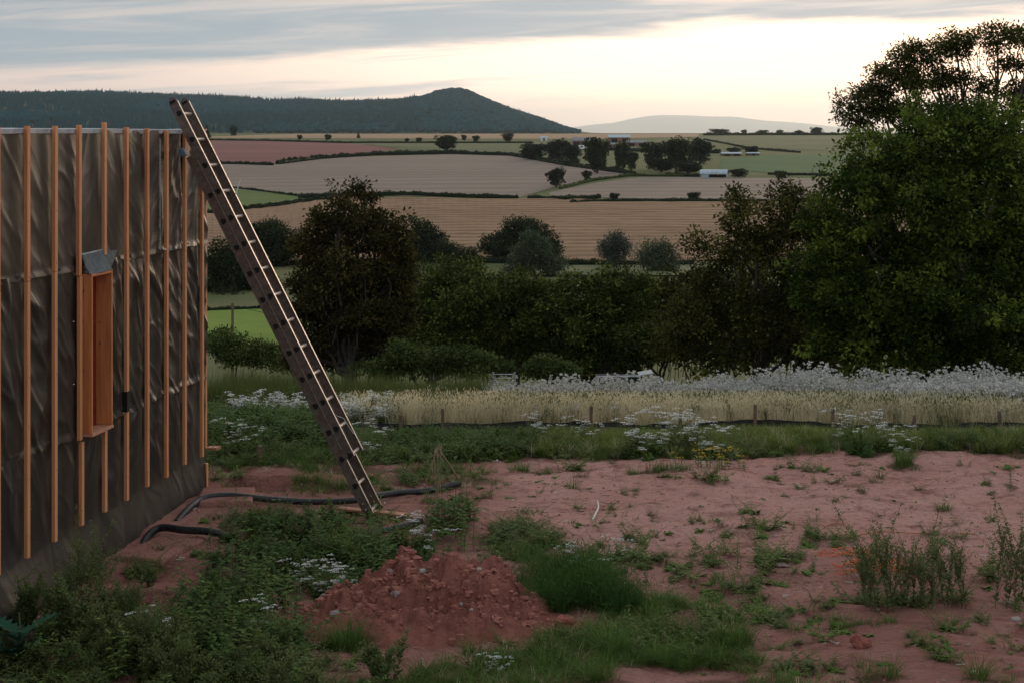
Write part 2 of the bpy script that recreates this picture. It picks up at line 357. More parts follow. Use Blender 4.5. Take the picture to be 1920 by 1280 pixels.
# ------------------------------------------------------------------ ground cover patches (used by soil colour and by plants)
# px, py, rx, ry of the patch as seen on the ground, kind, plants per m2
PATCH = [
 (60,1235,200,75,'w',52),(1000,1292,420,28,'g',120),(1380,1285,170,16,'g',90),(780,1290,160,18,'g',110),(400,1300,420,34,'w',60),(60,1300,200,34,'w',60),(1250,1215,200,16,'w',45),(1600,1240,120,9,'w',40),(1130,1085,60,20,'w',60),(1560,1130,70,14,'w',45),(1820,1160,80,10,'w',30),(1250,1060,60,12,'w',40),(1700,1180,150,8,'w',25),(900,1100,60,24,'w',60),(1240,856,110,7,'n',170),(1625,852,60,6,'n',120),(1380,1000,60,10,'w',40),(1540,1020,70,14,'w',40),(1330,900,60,6,'w',40),(1750,1010,60,8,'w',25),(1850,1080,50,10,'w',30),(1240,1140,60,14,'w',50),(1480,1170,110,14,'w',40),(1760,1240,80,8,'w',40),(1420,965,30,4,'w',40),(960,930,60,6,'w',30),(1080,910,50,4,'g',50),(300,1240,230,70,'w',52),(180,1170,150,50,'w',45),(455,1100,120,85,'n',70),(420,1190,140,60,'n',75),(560,1050,120,55,'n',70),
 (640,1010,170,45,'w',60),(850,1000,75,42,'n',70),(700,1070,130,45,'n',65),(290,1065,85,28,'w',60),(250,1120,100,30,'w',22),(560,985,170,20,'w',50),(560,1255,130,35,'w',50),
 (940,1012,110,32,'w',70),(980,1040,90,25,'g',90),(1075,1115,100,40,'f',42),(1200,1145,130,38,'g',110),(1330,1100,130,36,'w',42),(1470,1085,130,36,'w',48),(1400,1050,110,22,'w',30),
 (1120,1048,120,9,'w',60),(1050,1235,260,36,'g',130),(1330,1240,140,26,'g',150),(1180,1195,180,28,'g',110),(640,1212,60,16,'g',120),(860,1255,110,18,'g',110),
 (1250,1190,110,22,'w',50),(1430,1150,110,22,'w',36),(1720,1132,100,16,'w',55),(1900,1130,50,14,'w',55),(1650,1268,90,9,'g',90),(1850,1275,80,7,'g',90),(1570,1180,100,9,'g',60),(1510,1205,60,8,'w',60),
 (1750,1205,28,10,'w',60),(1885,1190,38,7,'g',80),(1500,1262,60,8,'w',40),
 (450,900,70,14,'w',60),(590,905,110,13,'g',70),(760,900,95,20,'w',60),(650,880,260,10,'g',80),(900,903,60,9,'g',80),(1230,884,75,7,'g',80),(1100,882,60,5,'w',50),(1000,885,60,5,'g',60),
 (1692,866,52,8,'g',190),(640,962,130,9,'w',60),(480,955,60,12,'w',40),(830,945,50,16,'w',60),(1450,898,14,6,'w',120),(1510,876,40,5,'w',60),(1600,872,26,4,'g',100),(1895,912,20,8,'g',150),(1890,880,24,5,'w',60),(1650,895,26,4,'g',60),
 (1185,1008,18,5,'w',80),(1000,1010,70,20,'w',60),(1140,978,16,3,'w',80),(1440,995,12,5,'w',60),(1765,956,20,3,'g',100),(1290,948,6,3,'w',90),(1050,1000,30,8,'w',60),
]
def patch_world(p):
    x, y, z = gnd(p[0], p[1]); k = (p[1]-HZ)
    return x, y, p[2]/F*y, p[3]*y*y/(F*EYE)
PW = [(*patch_world(p), p[4], p[5]) for p in PATCH]
def strip_edge(X):   # near edge of the continuous green strip along the back of the bare soil
    return 18.25+.45*fbm(X*.9, X*0+3.3, 3, 44)+ss(X, -6, -1.5)*0-.75*(1-ss(X, -2.4, 1.2))
def vegmask(X, Y):
    m = np.zeros_like(X)
    for (x, y, rx, ry, k, d) in PW:
        q = ((X-x)/rx)**2+((Y-y)/ry)**2
        m = np.maximum(m, np.clip(1.05-q*.95, 0, 1)*min(.9, .2+d/110))
    m = np.maximum(m, ss(Y-strip_edge(X), -.35, .25))
    return m

# ------------------------------------------------------------------ ground sheet
def lines(lo, hi, step, far_lo, far_hi, g=1.11):
    a = list(np.arange(lo, hi+1e-6, step)); s = step
    b = []; x = hi
    while x < far_hi: s *= g; x += s; b.append(x)
    c = []; s = step; x = lo
    while x > far_lo: s *= g; x -= s; c.append(x)
    return np.array(c[::-1]+a+b)
gx = lines(-4.0, 5.6, .045, -25000, 25000, 1.12); gy = lines(10.2, 19.0, .045, -900, 70000, 1.035)
X, Y = np.meshgrid(gx, gy); Z = T(X, Y)
nx, ny = len(gx), len(gy)
ii = (np.arange(ny-1)[:, None]*nx+np.arange(nx-1)[None]); Fc = np.stack([ii, ii+1, ii+nx+1, ii+nx], -1).reshape(-1, 4)
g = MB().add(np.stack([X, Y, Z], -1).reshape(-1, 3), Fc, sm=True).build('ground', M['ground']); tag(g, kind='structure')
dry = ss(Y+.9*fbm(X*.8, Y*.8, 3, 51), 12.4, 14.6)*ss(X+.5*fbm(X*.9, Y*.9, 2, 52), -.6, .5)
straw = ss(Y, 20.4, 20.7)*(1-ss(Y, 24, 28))*ss(960+F*X/np.maximum(Y, 5), 600, 720)
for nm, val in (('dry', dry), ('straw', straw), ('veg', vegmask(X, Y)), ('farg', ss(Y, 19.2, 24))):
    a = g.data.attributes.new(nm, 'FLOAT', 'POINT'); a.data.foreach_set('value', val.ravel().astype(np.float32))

# ------------------------------------------------------------------ fields on the far valley side
def field(name, top, bot, m, nu=40, nv=24, lift=.12, rows=None):
    u0 = max(top[0][0], bot[0][0]); u1 = min(top[-1][0], bot[-1][0])
    P = np.linspace(u0, u1, nu)
    ty = np.interp(P, [a for a, b in top], [b for a, b in top]); by = np.interp(P, [a for a, b in bot], [b for a, b in bot])
    Yt = np.interp(-ty, -PT, YT); Yb = np.interp(-by, -PT, YT); v = np.linspace(0, 1, nv)[:, None]
    Yg = Yb[None]*(1-v)+Yt[None]*v; Xg = (P[None]-960)/F*Yg; Zg = T(Xg, Yg)+lift
    vv = np.zeros((nv-1, nu-1))
    if rows:
        sp, h, warp = rows
        ph = (Yg+warp*((Xg-40)/100)**2+2.5*vn(Xg*.015, Yg*.015, 8)*sp*.3)/sp
        rdg = np.abs(np.sin(ph*np.pi))**3; Zg = Zg+h*rdg*(.7+.6*vn(Xg*.3, Yg*.3, 4)); r_ = 1-rdg
        vv = np.clip(((r_[:-1, :-1]+r_[1:, 1:])/2-.35)*1.7, 0, 1)*(.75+.5*vn(Xg[:-1, :-1]*.15, Yg[:-1, :-1]*.4, 6))
    i = np.arange(nv-1)[:, None]*nu+np.arange(nu-1)[None]
    Fc = np.stack([i, i+1, i+nu+1, i+nu], -1).reshape(-1, 4)
    o = MB().add(np.stack([Xg, Yg, Zg], -1).reshape(-1, 3), Fc, v=vv.ravel(), sm=True).build(name, m); return tag(o, kind='structure')
M['stubble'] = field_mat('stubble', (.255, .155, .092), (.31, .192, .115), .02, lines=(.130, .078, .046))
M['wheat'] = field_mat('wheat', (.205, .160, .130), (.245, .190, .156), .008, aniso=(.35, 1.6, 1), lines=(.175, .135, .108))
M['plough'] = field_mat('plough', (.165, .068, .062), (.21, .088, .080), .01, aniso=(.5, 1.4, 1))
M['pasture'] = field_mat('pasture', (.085, .120, .032), (.110, .150, .042), .02)
M['pasture_bright'] = field_mat('pasture_bright', (.105, .175, .020), (.14, .21, .028), .03)
M['pasture_deep'] = field_mat('pasture_deep', (.040, .095, .034), (.055, .115, .042), .01)
M['pasture_olive'] = field_mat('pasture_olive', (.085, .105, .045), (.115, .125, .060), .006)
M['tan_far'] = field_mat('tan_far', (.34, .22, .13), (.29, .19, .12), .004)
M['far_ground'] = field_mat('far_ground', (.05, .07, .035), (.07, .08, .04), .002)
field('stubble_field', [(-500,430),(100,416),(390,403),(520,388),(640,371),(970,375),(1380,377),(1700,377)], [(-500,505),(100,502),(700,488),(1700,492)], M['stubble'], 150, 260, rows=(8.6, .45, 7))
field('wheat_field', [(-500,318),(0,312),(385,309),(520,308),(620,296),(850,290),(960,293),(1060,312),(1180,328)], [(-500,350),(0,346),(385,350),(560,368),(640,366),(970,372),(1030,355),(1110,335),(1180,328.4)], M['wheat'], 90, 150, rows=(24, .03, 15))
field('wheat_field', [(1030,362),(1110,345),(1200,333),(1320,333),(1700,338)], [(1030,368),(1180,373),(1700,377)], M['wheat'], 60, 90, rows=(22, .03, -10))
field('ploughed_field', [(-500,264),(250,262),(500,264),(640,268),(745,277)], [(-500,305),(250,303),(500,309),(600,298),(745,281)], M['plough'])
field('pasture', [(-300,351),(100,348),(410,350),(565,370)], [(-300,425),(100,412),(410,397),(520,383),(565,373)], M['pasture'])
field('pasture', [(640,267),(800,268),(1060,268)], [(640,268),(745,280),(850,284),(1060,292)], M['pasture_olive'])
field('stubble_strip', [(-500,257),(380,257),(560,251.6),(700,252),(1310,251.5)], [(-500,259.5),(380,259.5),(560,259.5),(1100,261),(1310,257)], M['tan_far'])
field('pasture', [(1350,300),(1450,291),(1700,290)], [(1350,318),(1450,325),(1700,326)], M['pasture_deep'])
field('pasture', [(1320,259),(1700,257)], [(1320,262),(1420,278),(1700,288)], M['pasture_olive'])
field('pasture', [(-300,596),(100,592),(470,582),(640,580)], [(-300,655),(640,655)], M['pasture_bright'], lift=.25)
field('pasture', [(940,499),(1300,499)], [(940,520),(1300,520)], M['pasture_olive'], lift=.25)

# ------------------------------------------------------------------ wooded hill and far ridge
def hill(name, ridge, Y0, Y1, Y2, m, drop=0, nu=220, nv=40, rough=6):
    P = np.linspace(ridge[0][0], ridge[-1][0], nu); h = (HZ-np.interp(P, [a for a, b in ridge], [b for a, b in ridge]))/F*Y1+EYE-drop
    h = np.convolve(np.pad(h, 4, 'edge'), np.ones(3)/3, 'same')[4:-4]
    Xr = (P-960)/F*Y1
    v = np.linspace(0, 1, nv)[:, None]; Yg = Y0+(Y2-Y0)*v+0*P[None]
    a = (Y1-Y0)/(Y2-Y0); sh = np.where(v < a, np.sin(np.clip(v/a, 0, 1)*np.pi/2)**1.1, np.cos(np.clip((v-a)/(1-a), 0, 1)*np.pi/2))
    Xg = Xr[None]+0*v; Zg = 2.0+(h[None]-2.0)*sh+rough*vn(Xg/260, Yg/260, 12)*sh*(1-sh)*4
    i = np.arange(nv-1)[:, None]*nu+np.arange(nu-1)[None]; Fc = np.stack([i, i+1, i+nu+1, i+nu], -1).reshape(-1, 4)
    o = MB().add(np.stack([Xg, Yg, Zg], -1).reshape(-1, 3), Fc, sm=True).build(name, m); tag(o, kind='structure')
    return Xg, Yg, Zg
RID = [(-420,190),(-200,182),(0,180),(60,176),(130,179),(200,175),(260,177),(330,181),(400,183),(450,184),(500,190),(560,192),(590,189),(640,193),(700,192),(770,190),(800,185),(815,183),(826,176),(840,172),(862,170),(880,171),(888,177),(905,184),(920,192),(960,208),(1000,222),(1050,237),(1095,248),(1120,251)]
Y1h = 6000.
Xg, Yg, Zg = hill('wooded_hill', RID, 3700, Y1h, 8200, M['far_ground'], drop=11)
M['far_hill'] = field_mat('far_hill', (.42, .28, .20), (.34, .23, .17), .0004)  # warm tint of the lit haze put into the ridge colour
hill('far_ridge', [(1000,252),(1070,240),(1110,234),(1150,231),(1180,224),(1215,218),(1245,216),(1290,217),(1330,219),(1370,219),(1420,226),(1480,230),(1560,239),(1640,243),(1750,246),(1900,247),(2100,251)], 50000, 58000, 66000, M['far_hill'], rough=20)

# woodland on the hill: instances of a few small crowns
def scatter(name, protos, pts, rotz, scl, vi, label, cat, tilt=.0, z_is=None, **kk):
    """one object; geometry nodes put whole plants on its points. protos: list of meshes"""
    c = bpy.data.collections.new(name+'_kinds')
    for i, me in enumerate(protos):
        o = bpy.data.objects.new('%s_kind_%02d' % (name, i), me); c.objects.link(o)
    me = bpy.data.meshes.new(name); me.vertices.add(len(pts)); me.vertices.foreach_set('co', np.asarray(pts, np.float32).ravel())
    rot = np.zeros((len(pts), 3), np.float32); rot[:, 2] = rotz
    if tilt: rot[:, 0] = RNG.normal(size=len(pts))*tilt; rot[:, 1] = RNG.normal(size=len(pts))*tilt
    a = me.attributes.new('rot', 'FLOAT_VECTOR', 'POINT'); a.data.foreach_set('vector', rot.ravel())
    sc = np.asarray(scl, np.float32)
    if sc.ndim == 1: sc = np.repeat(sc[:, None], 3, 1)
    a = me.attributes.new('scl', 'FLOAT_VECTOR', 'POINT'); a.data.foreach_set('vector', sc.ravel())
    a = me.attributes.new('vi', 'INT', 'POINT'); a.data.foreach_set('value', np.asarray(vi, np.int32))
    o = bpy.data.objects.new(name, me); COL.objects.link(o)
    ng = bpy.data.node_groups.new(name+'_scatter', 'GeometryNodeTree')
    ng.interface.new_socket('Geometry', in_out='INPUT', socket_type='NodeSocketGeometry')
    ng.interface.new_socket('Geometry', in_out='OUTPUT', socket_type='NodeSocketGeometry')
    gi = N(ng, 'NodeGroupInput'); go = N(ng, 'NodeGroupOutput')
    ci = N(ng, 'GeometryNodeCollectionInfo'); ci.inputs['Collection'].default_value = c
    ci.inputs['Separate Children'].default_value = True; ci.inputs['Reset Children'].default_value = True
    ip = N(ng, 'GeometryNodeInstanceOnPoints'); ip.inputs['Pick Instance'].default_value = True
    def na(n_, ty):
        q = N(ng, 'GeometryNodeInputNamedAttribute', data_type=ty); q.inputs[0].default_value = n_; return q.outputs[0]
    ng.links.new(gi.outputs[0], ip.inputs['Points']); ng.links.new(ci.outputs[0], ip.inputs['Instance'])
    ng.links.new(na('vi', 'INT'), ip.inputs['Instance Index']); ng.links.new(na('rot', 'FLOAT_VECTOR'), ip.inputs['Rotation'])
    ng.links.new(na('scl', 'FLOAT_VECTOR'), ip.inputs['Scale']); ng.links.new(ip.outputs[0], go.inputs[0])
    md = o.modifiers.new('scatter', 'NODES'); md.node_group = ng
    return tag(o, label, cat, kind='stuff')
def cone_tree(rng):
    mb = MB(); K = 7
    for j in range(4):
        z0 = .12+.2*j; r = .24*(1-j*.22); z1 = z0+.42 if j < 3 else 1.0
        a = np.linspace(0, 2*np.pi, K, endpoint=False)+rng.random()*3; rr = r*(.75+.5*rng.random(K))
        V = np.vstack([np.stack([rr*np.cos(a), rr*np.sin(a), z0-.04*rng.random(K)], -1), [[0, 0, z1]]])
        f = np.stack([np.arange(K), (np.arange(K)+1) % K, np.full(K, K)], -1); mb.add(V, f, v=rng.random(K))
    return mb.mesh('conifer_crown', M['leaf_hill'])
def ball_tree(rng):
    mb = MB(); nu_, nv_ = 8, 5
    th = np.linspace(0, 2*np.pi, nu_, endpoint=False)[None]; ph = np.linspace(.25, np.pi-.15, nv_)[:, None]
    r = .42*(.75+.5*rng.random((nv_, nu_))); V = np.stack([r*np.sin(ph)*np.cos(th), r*np.sin(ph)*np.sin(th), .52-r*1.15*np.cos(ph)], -1).reshape(-1, 3)
    i = np.arange(nv_-1)[:, None]*nu_; j = np.arange(nu_)[None]; k = (j+1) % nu_
    mb.add(V, np.stack([i+j, i+k, i+nu_+k, i+nu_+j], -1).reshape(-1, 4), v=rng.random(nu_*(nv_-1)))
    t = V[-nu_:]; mb.add(np.vstack([t, t.mean(0)+[[0, 0, .05]]]), np.stack([np.arange(nu_), (np.arange(nu_)+1) % nu_, np.full(nu_, nu_)], -1), v=rng.random(nu_))
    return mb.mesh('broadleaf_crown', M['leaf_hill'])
def hill_points(n):
    nv, nu = Xg.shape; i = RNG.random(n)*(nv-1); j = RNG.random(n)*(nu-1)
    i0 = i.astype(int); j0 = j.astype(int); fi = i-i0; fj = j-j0
    def s(A): return (A[i0, j0]*(1-fi)*(1-fj)+A[i0+1, j0]*fi*(1-fj)+A[i0, j0+1]*(1-fi)*fj+A[i0+1, j0+1]*fi*fj)
    return np.stack([s(Xg), s(Yg), s(Zg)], -1)
hp = hill_points(46000); hp = hp[hp[:, 1] < Y1h+350]
pxh = 960+F*hp[:, 0]/hp[:, 1]; hp = hp[(pxh < 1088)]; pxh = 960+F*hp[:, 0]/hp[:, 1]
conif = (vn(hp[:, 0]/420, hp[:, 1]/420, 31)+np.where(pxh < 780, .12, -.35)) > 0
conif |= (pxh > 935) & (hp[:, 1] > Y1h-500)
hgt = np.where(conif, 13+9*RNG.random(len(hp))+6*(RNG.random(len(hp)) < .06), 10+7*RNG.random(len(hp))**2)
vi = np.where(conif, RNG.integers(0, 3, len(hp)), 3+RNG.integers(0, 3, len(hp)))
hgt = hgt*(1-.6*ss(pxh, 1000, 1088)); wd = np.where(conif, .85, 1.6)
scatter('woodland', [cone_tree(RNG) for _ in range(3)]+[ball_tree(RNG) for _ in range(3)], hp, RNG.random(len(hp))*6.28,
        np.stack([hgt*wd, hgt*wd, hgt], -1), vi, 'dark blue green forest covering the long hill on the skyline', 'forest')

# ------------------------------------------------------------------ trees
def leafcloud(mb, lobes, n, size, rng, clump=.28, per=22, shell=.45, mat=0, up=.45, asp=.55, cull=.62, sub=0):
    L = np.asarray(lobes, float)
    if sub:
        ex = []
        for l in L:
            for q in range(sub):
                d_ = unit(rng.normal(size=3)+np.array([0, -.25, .15])); k_ = .26+.20*rng.random(); ex.append(np.concatenate([l[:3]+d_*l[3:]*(.74+.32*rng.random()), np.minimum(l[3:], l[3:].mean())*k_*np.array([1.25, 1.2, .8])]))
        L = L.copy(); L[:, 3:] *= .74; L = np.vstack([L, ex])
    w = (L[:, 3]*L[:, 5]); w = w/w.sum(); m = max(8, n//per)
    li = rng.choice(len(L), m, p=w); d = unit(rng.normal(size=(m, 3))); r = 1-shell*rng.random(m)**1.6
    C = L[li, :3]+d*L[li, 3:]*r[:, None]
    keep = np.ones(m, bool)
    for k, l in enumerate(L):
        q = (((C-l[:3])/l[3:])**2).sum(1); keep &= (q > cull**2) | (li == k)
    C = C[keep]; d = d[keep]; li = li[keep]; m = len(C)
    cs = clump*(.6+.8*rng.random(m)); cv = rng.random(m)**2.2  # few bright clumps: leaf highlights put into colour, placed at random
    ci = rng.integers(0, m, n); g = np.clip(rng.normal(size=(n, 3)), -1.9, 1.9)*.5; g[:, 2] *= .75
    P = C[ci]+g*cs[ci][:, None]; o = unit(d[ci]*.6+g)
    D = unit(o+rng.normal(size=(n, 3))*.7+np.array([0, 0, -.15])); Nn = unit(rng.normal(size=(n, 3))*.8+np.array([0, 0, up*2])+o*.3)
    s = size*(.65+.7*rng.random(n)); v = np.clip(cv[ci]+.30*(rng.random(n)-.5), 0, 1)
    leaves(mb, P, D, s, s*asp, Nn, mat, v); return C
def limb(mb, A, B, r0, r1, rng, seg=6, n=6, wig=.06):
    A = np.asarray(A, float); B = np.asarray(B, float); t = np.linspace(0, 1, n)[:, None]; L = np.linalg.norm(B-A)
    P = A*(1-t)+B*t+rng.normal(size=(n, 3))*wig*L*np.sin(t*np.pi); P[:, 2] += np.sin(t[:, 0]*np.pi)*L*.06
    tube(mb, P, np.linspace(r0, r1, n), seg, cap=False); return P
def tree(name, lobes_px, Y, leafmat, n, size, label, cat='tree', group=None, seed=1, clump=.28, trunk_r=.12, base=None, barkm='bark', nl=None, per=22, depth=.85, jy=.35, twig=0, **kw):
    rng = np.random.default_rng(seed); cx = np.mean([l[0] for l in lobes_px])
    X0 = ((base if base else cx)-960)/F*Y; z0 = float(T(X0, Y))
    lob = []
    for (px, py, rx, rz) in lobes_px:
        p = at(px, py, Y); a = rx/F*Y; lob.append((p[0]-X0, rng.normal()*jy*a, p[2]-z0, a, a*depth, rz/F*Y))
    root = empty(name, (X0, Y, z0), label=label, cat=cat, group=group)
    mb = MB(); C = leafcloud(mb, lob, n, size, rng, clump, per, **kw); mb.build('crown', M[leafmat], root)
    tb = MB(); L = np.array(lob); low = L[:, 2].mean()-L[:, 5].mean()*.5; fork = max(.25*L[:, 2].max(), .3)
    limb(tb, (0, 0, -.3), (0, 0, fork), trunk_r*1.25, trunk_r*.85, rng, 8, 5, .02)
    for l in lob:
        P = limb(tb, (0, 0, fork*(.6+.4*rng.random())), l[:3]+np.array([0, 0, -l[5]*.1]), trunk_r*.5, trunk_r*.12, rng)
        for q in range(3 if nl is None else nl):
            e = np.array(l[:3])+unit(rng.normal(size=3))*np.array(l[3:])*.9; limb(tb, P[3+q % 3], e, trunk_r*.16, trunk_r*.03, rng, 4, 5)
    for q in range(twig):
        c = C[rng.integers(len(C))]; s_ = np.array([c[0]*.8, c[1]*.8, max(.3, c[2]-1.2*rng.random()-.6)]); limb(tb, s_, c*np.array([1.05, 1.05, 1.03]), trunk_r*.12, trunk_r*.03, rng, 4, 5)
    tb.build('trunk', M[barkm], root)
    return root

tree('ash_tree', [(1770,275,110,75),(1880,270,100,75),(1650,320,80,70),(1600,400,85,80),(1720,400,120,95),(1850,400,120,100),(1960,420,110,110),(1580,520,90,85),(1690,540,120,95),(1830,560,125,100),(1960,580,110,100),(1600,630,90,60),(1730,660,120,50),(1870,665,110,50)],
     36, 'leaf_ash', 135000, .094, 'broad bright green leafy tree filling the right edge of the view behind the white flowers', seed=11, clump=.24, per=46, trunk_r=.22, sub=18)
tree('tall_tree', [(1590,202,32,18),(1640,180,42,28),(1690,135,46,30),(1735,100,46,26),(1800,82,52,24),(1865,72,50,24),(1925,70,50,26),(1990,90,50,30),(1660,212,50,16),(1760,150,30,14),(1890,125,34,14),(2050,140,60,40),(1715,165,34,18),(1790,150,30,16),(1850,165,30,16),(1905,170,30,18),(1800,198,60,14),(1700,205,50,16),(1600,225,30,14),(1950,200,60,20)],
     50, 'leaf_backlit', 42000, .090, 'tall airy tree whose arching crown stands dark against the sunset glow', seed=12, clump=.24, per=30, sub=7, trunk_r=.2, base=1850, nl=7, cull=.3)
tree('hawthorn', [(1385,385,30,30),(1420,430,60,60),(1500,400,60,55),(1550,430,50,70),(1340,490,50,50),(1440,530,100,80),(1310,590,70,70),(1380,630,100,70),(1500,620,90,80),(1550,540,60,60),(1270,640,60,50)],
     40, 'leaf_hawthorn', 46000, .085, 'olive brown thorn bush with twiggy outline left of the big green tree', seed=13, sub=6, clump=.22, per=24, trunk_r=.14, twig=60)
tree('rowan_tree', [(640,362,22,16),(672,350,22,12),(690,372,18,10),(650,395,48,24),(600,420,36,22),(715,415,48,24),(590,460,40,28),(660,450,70,40),(730,460,38,30),(640,520,85,50),(700,530,65,50),(600,560,50,45),(650,600,95,60),(640,660,95,45),(720,640,60,50),(578,500,30,40),(745,500,36,45),(750,580,40,60),(575,620,36,50),(560,660,40,36)],
     38, 'leaf_rowan', 52000, .085, 'dark reddish brown tree with ragged top just right of the ladder', seed=14, sub=6, clump=.17, per=18, trunk_r=.13, twig=70, base=655)
CB = 'bushes in the dark hedge across the middle'
for i, (lo, Y, m, n, lab) in enumerate([
    ([(800,545,70,50),(860,525,60,35),(830,600,100,70),(760,600,60,60)], 45, 'leaf_bush', 24000, 'rounded green bush just right of the reddish brown tree'),
    ([(930,550,80,45),(990,560,60,45),(950,620,110,60),(1010,640,70,50)], 44, 'leaf_bush', 24000, 'wide low topped bush at the middle of the dark hedge'),
    ([(1090,560,60,40),(1150,535,60,38),(1190,560,50,45),(1110,620,90,70),(1180,640,80,60)], 43, 'leaf_bush', 26000, 'tall dense bush at the right of the dark hedge below the silvery tree'),
    ([(1240,560,50,50),(1260,610,70,60),(1215,650,60,45)], 46, 'leaf_hawthorn', 14000, 'grey olive bush with bare twigs between the hedge and the thorn bush')]):
    tree('hedge_bush', lo, Y, m, n, .09, lab, 'bush', CB, seed=30+i, sub=8, clump=.2, per=20, trunk_r=.09, twig=10+40*(i == 3))
BR = 'low bushes in front of the dark hedge'
for i, (lo, Y, n, lab) in enumerate([
    ([(830,672,60,22),(900,680,50,20)], 37, 5000, 'low bramble bush left of the metal gate'),
    ([(1020,685,45,22),(1060,695,30,15)], 37, 3600, 'small bramble bush right of the metal gate'),
    ([(760,665,50,22),(720,690,50,18)], 36, 4200, 'low bramble bush at the foot of the reddish brown tree'),
    ([(440,660,50,35),(500,665,45,30),(410,640,40,25)], 44, 8000, 'dark shrub by the wooden pole beside the house corner')]):
    tree('bramble_bush', lo, Y, 'leaf_bramble', n, .075, lab, 'bush', BR, seed=50+i, sub=5, clump=.14, per=14, trunk_r=.03, twig=14)
for i, (lo, lab) in enumerate([
    ([(1010,640,90,60),(1120,650,80,60),(1200,600,60,60)], 'shadowy scrub behind the middle of the dark hedge'),
    ([(1330,610,90,90),(1440,580,90,110),(1540,600,80,110)], 'shadowy scrub behind the olive brown thorn bush'),
    ([(1640,560,90,130),(1760,520,100,150),(1890,540,100,150)], 'shadowy scrub behind the broad bright green tree'),
    ([(700,620,70,60),(800,630,80,60),(900,640,80,60)], 'shadowy scrub behind the reddish brown tree and the bush beside it')]):
    tree('scrub', lo, 56, 'leaf_bush', 12000, .20, lab, 'bush', 'scrub behind the hedge', seed=90+i, clump=.5, per=20, trunk_r=.1)
# middle distance
MT = 'trees along the bottom of the stubble field'
for i, (nm, lo, Y, m, n, s, lab) in enumerate([
    ('oak_tree', [(945,455,32,24),(980,435,45,25),(1020,452,32,24),(985,465,55,22),(930,470,22,16)], 305, 'leaf_oak', 9000, .62, 'big dark oak with a wide domed crown in front of the stubble field'),
    ('round_tree', [(995,480,36,28),(1000,462,24,18),(975,500,26,20),(1030,500,24,20)], 262, 'leaf_willow', 7000, .5, 'paler green round tree standing before the wide dark oak'),
    ('dark_tree', [(795,440,30,30),(785,465,32,22),(815,460,20,22)], 300, 'leaf_oak', 6000, .6, 'upright dark tree behind the reddish brown tree on its right'),
    ('dark_shrub', [(845,472,28,16),(875,480,20,14)], 296, 'leaf_oak', 3200, .5, 'low dark shrub between the upright dark tree and the oak'),
    ('silver_tree', [(1140,462,17,22),(1165,455,17,18),(1155,478,28,15)], 285, 'leaf_silver', 3200, .45, 'silvery pale tree in front of the stubble field'),
    ('half_bare_tree', [(1215,472,26,24),(1250,478,22,22),(1230,495,40,20)], 275, 'leaf_willow', 4200, .45, 'grey green tree with pale bare stems right of the silvery tree'),
    ('dark_tree', [(500,440,44,34),(530,470,24,28),(470,450,30,34),(505,480,45,26)], 290, 'leaf_oak', 9000, .6, 'rounded dark tree seen just right of the ladder'),
    ('dark_tree', [(430,500,45,50),(395,520,35,50),(470,540,40,40),(420,560,60,28)], 235, 'leaf_oak', 12000, .55, 'very dark tree mass between the house corner and the ladder')]):
    tree(nm, lo, Y, m, int(n*1.8), s*.72, lab, 'tree', MT, seed=70+i, sub=5, clump=1.05, per=24, trunk_r=.4, barkm='bark_pale' if 'bare' in nm else 'bark', nl=4, twig=26 if 'bare' in nm else 0)
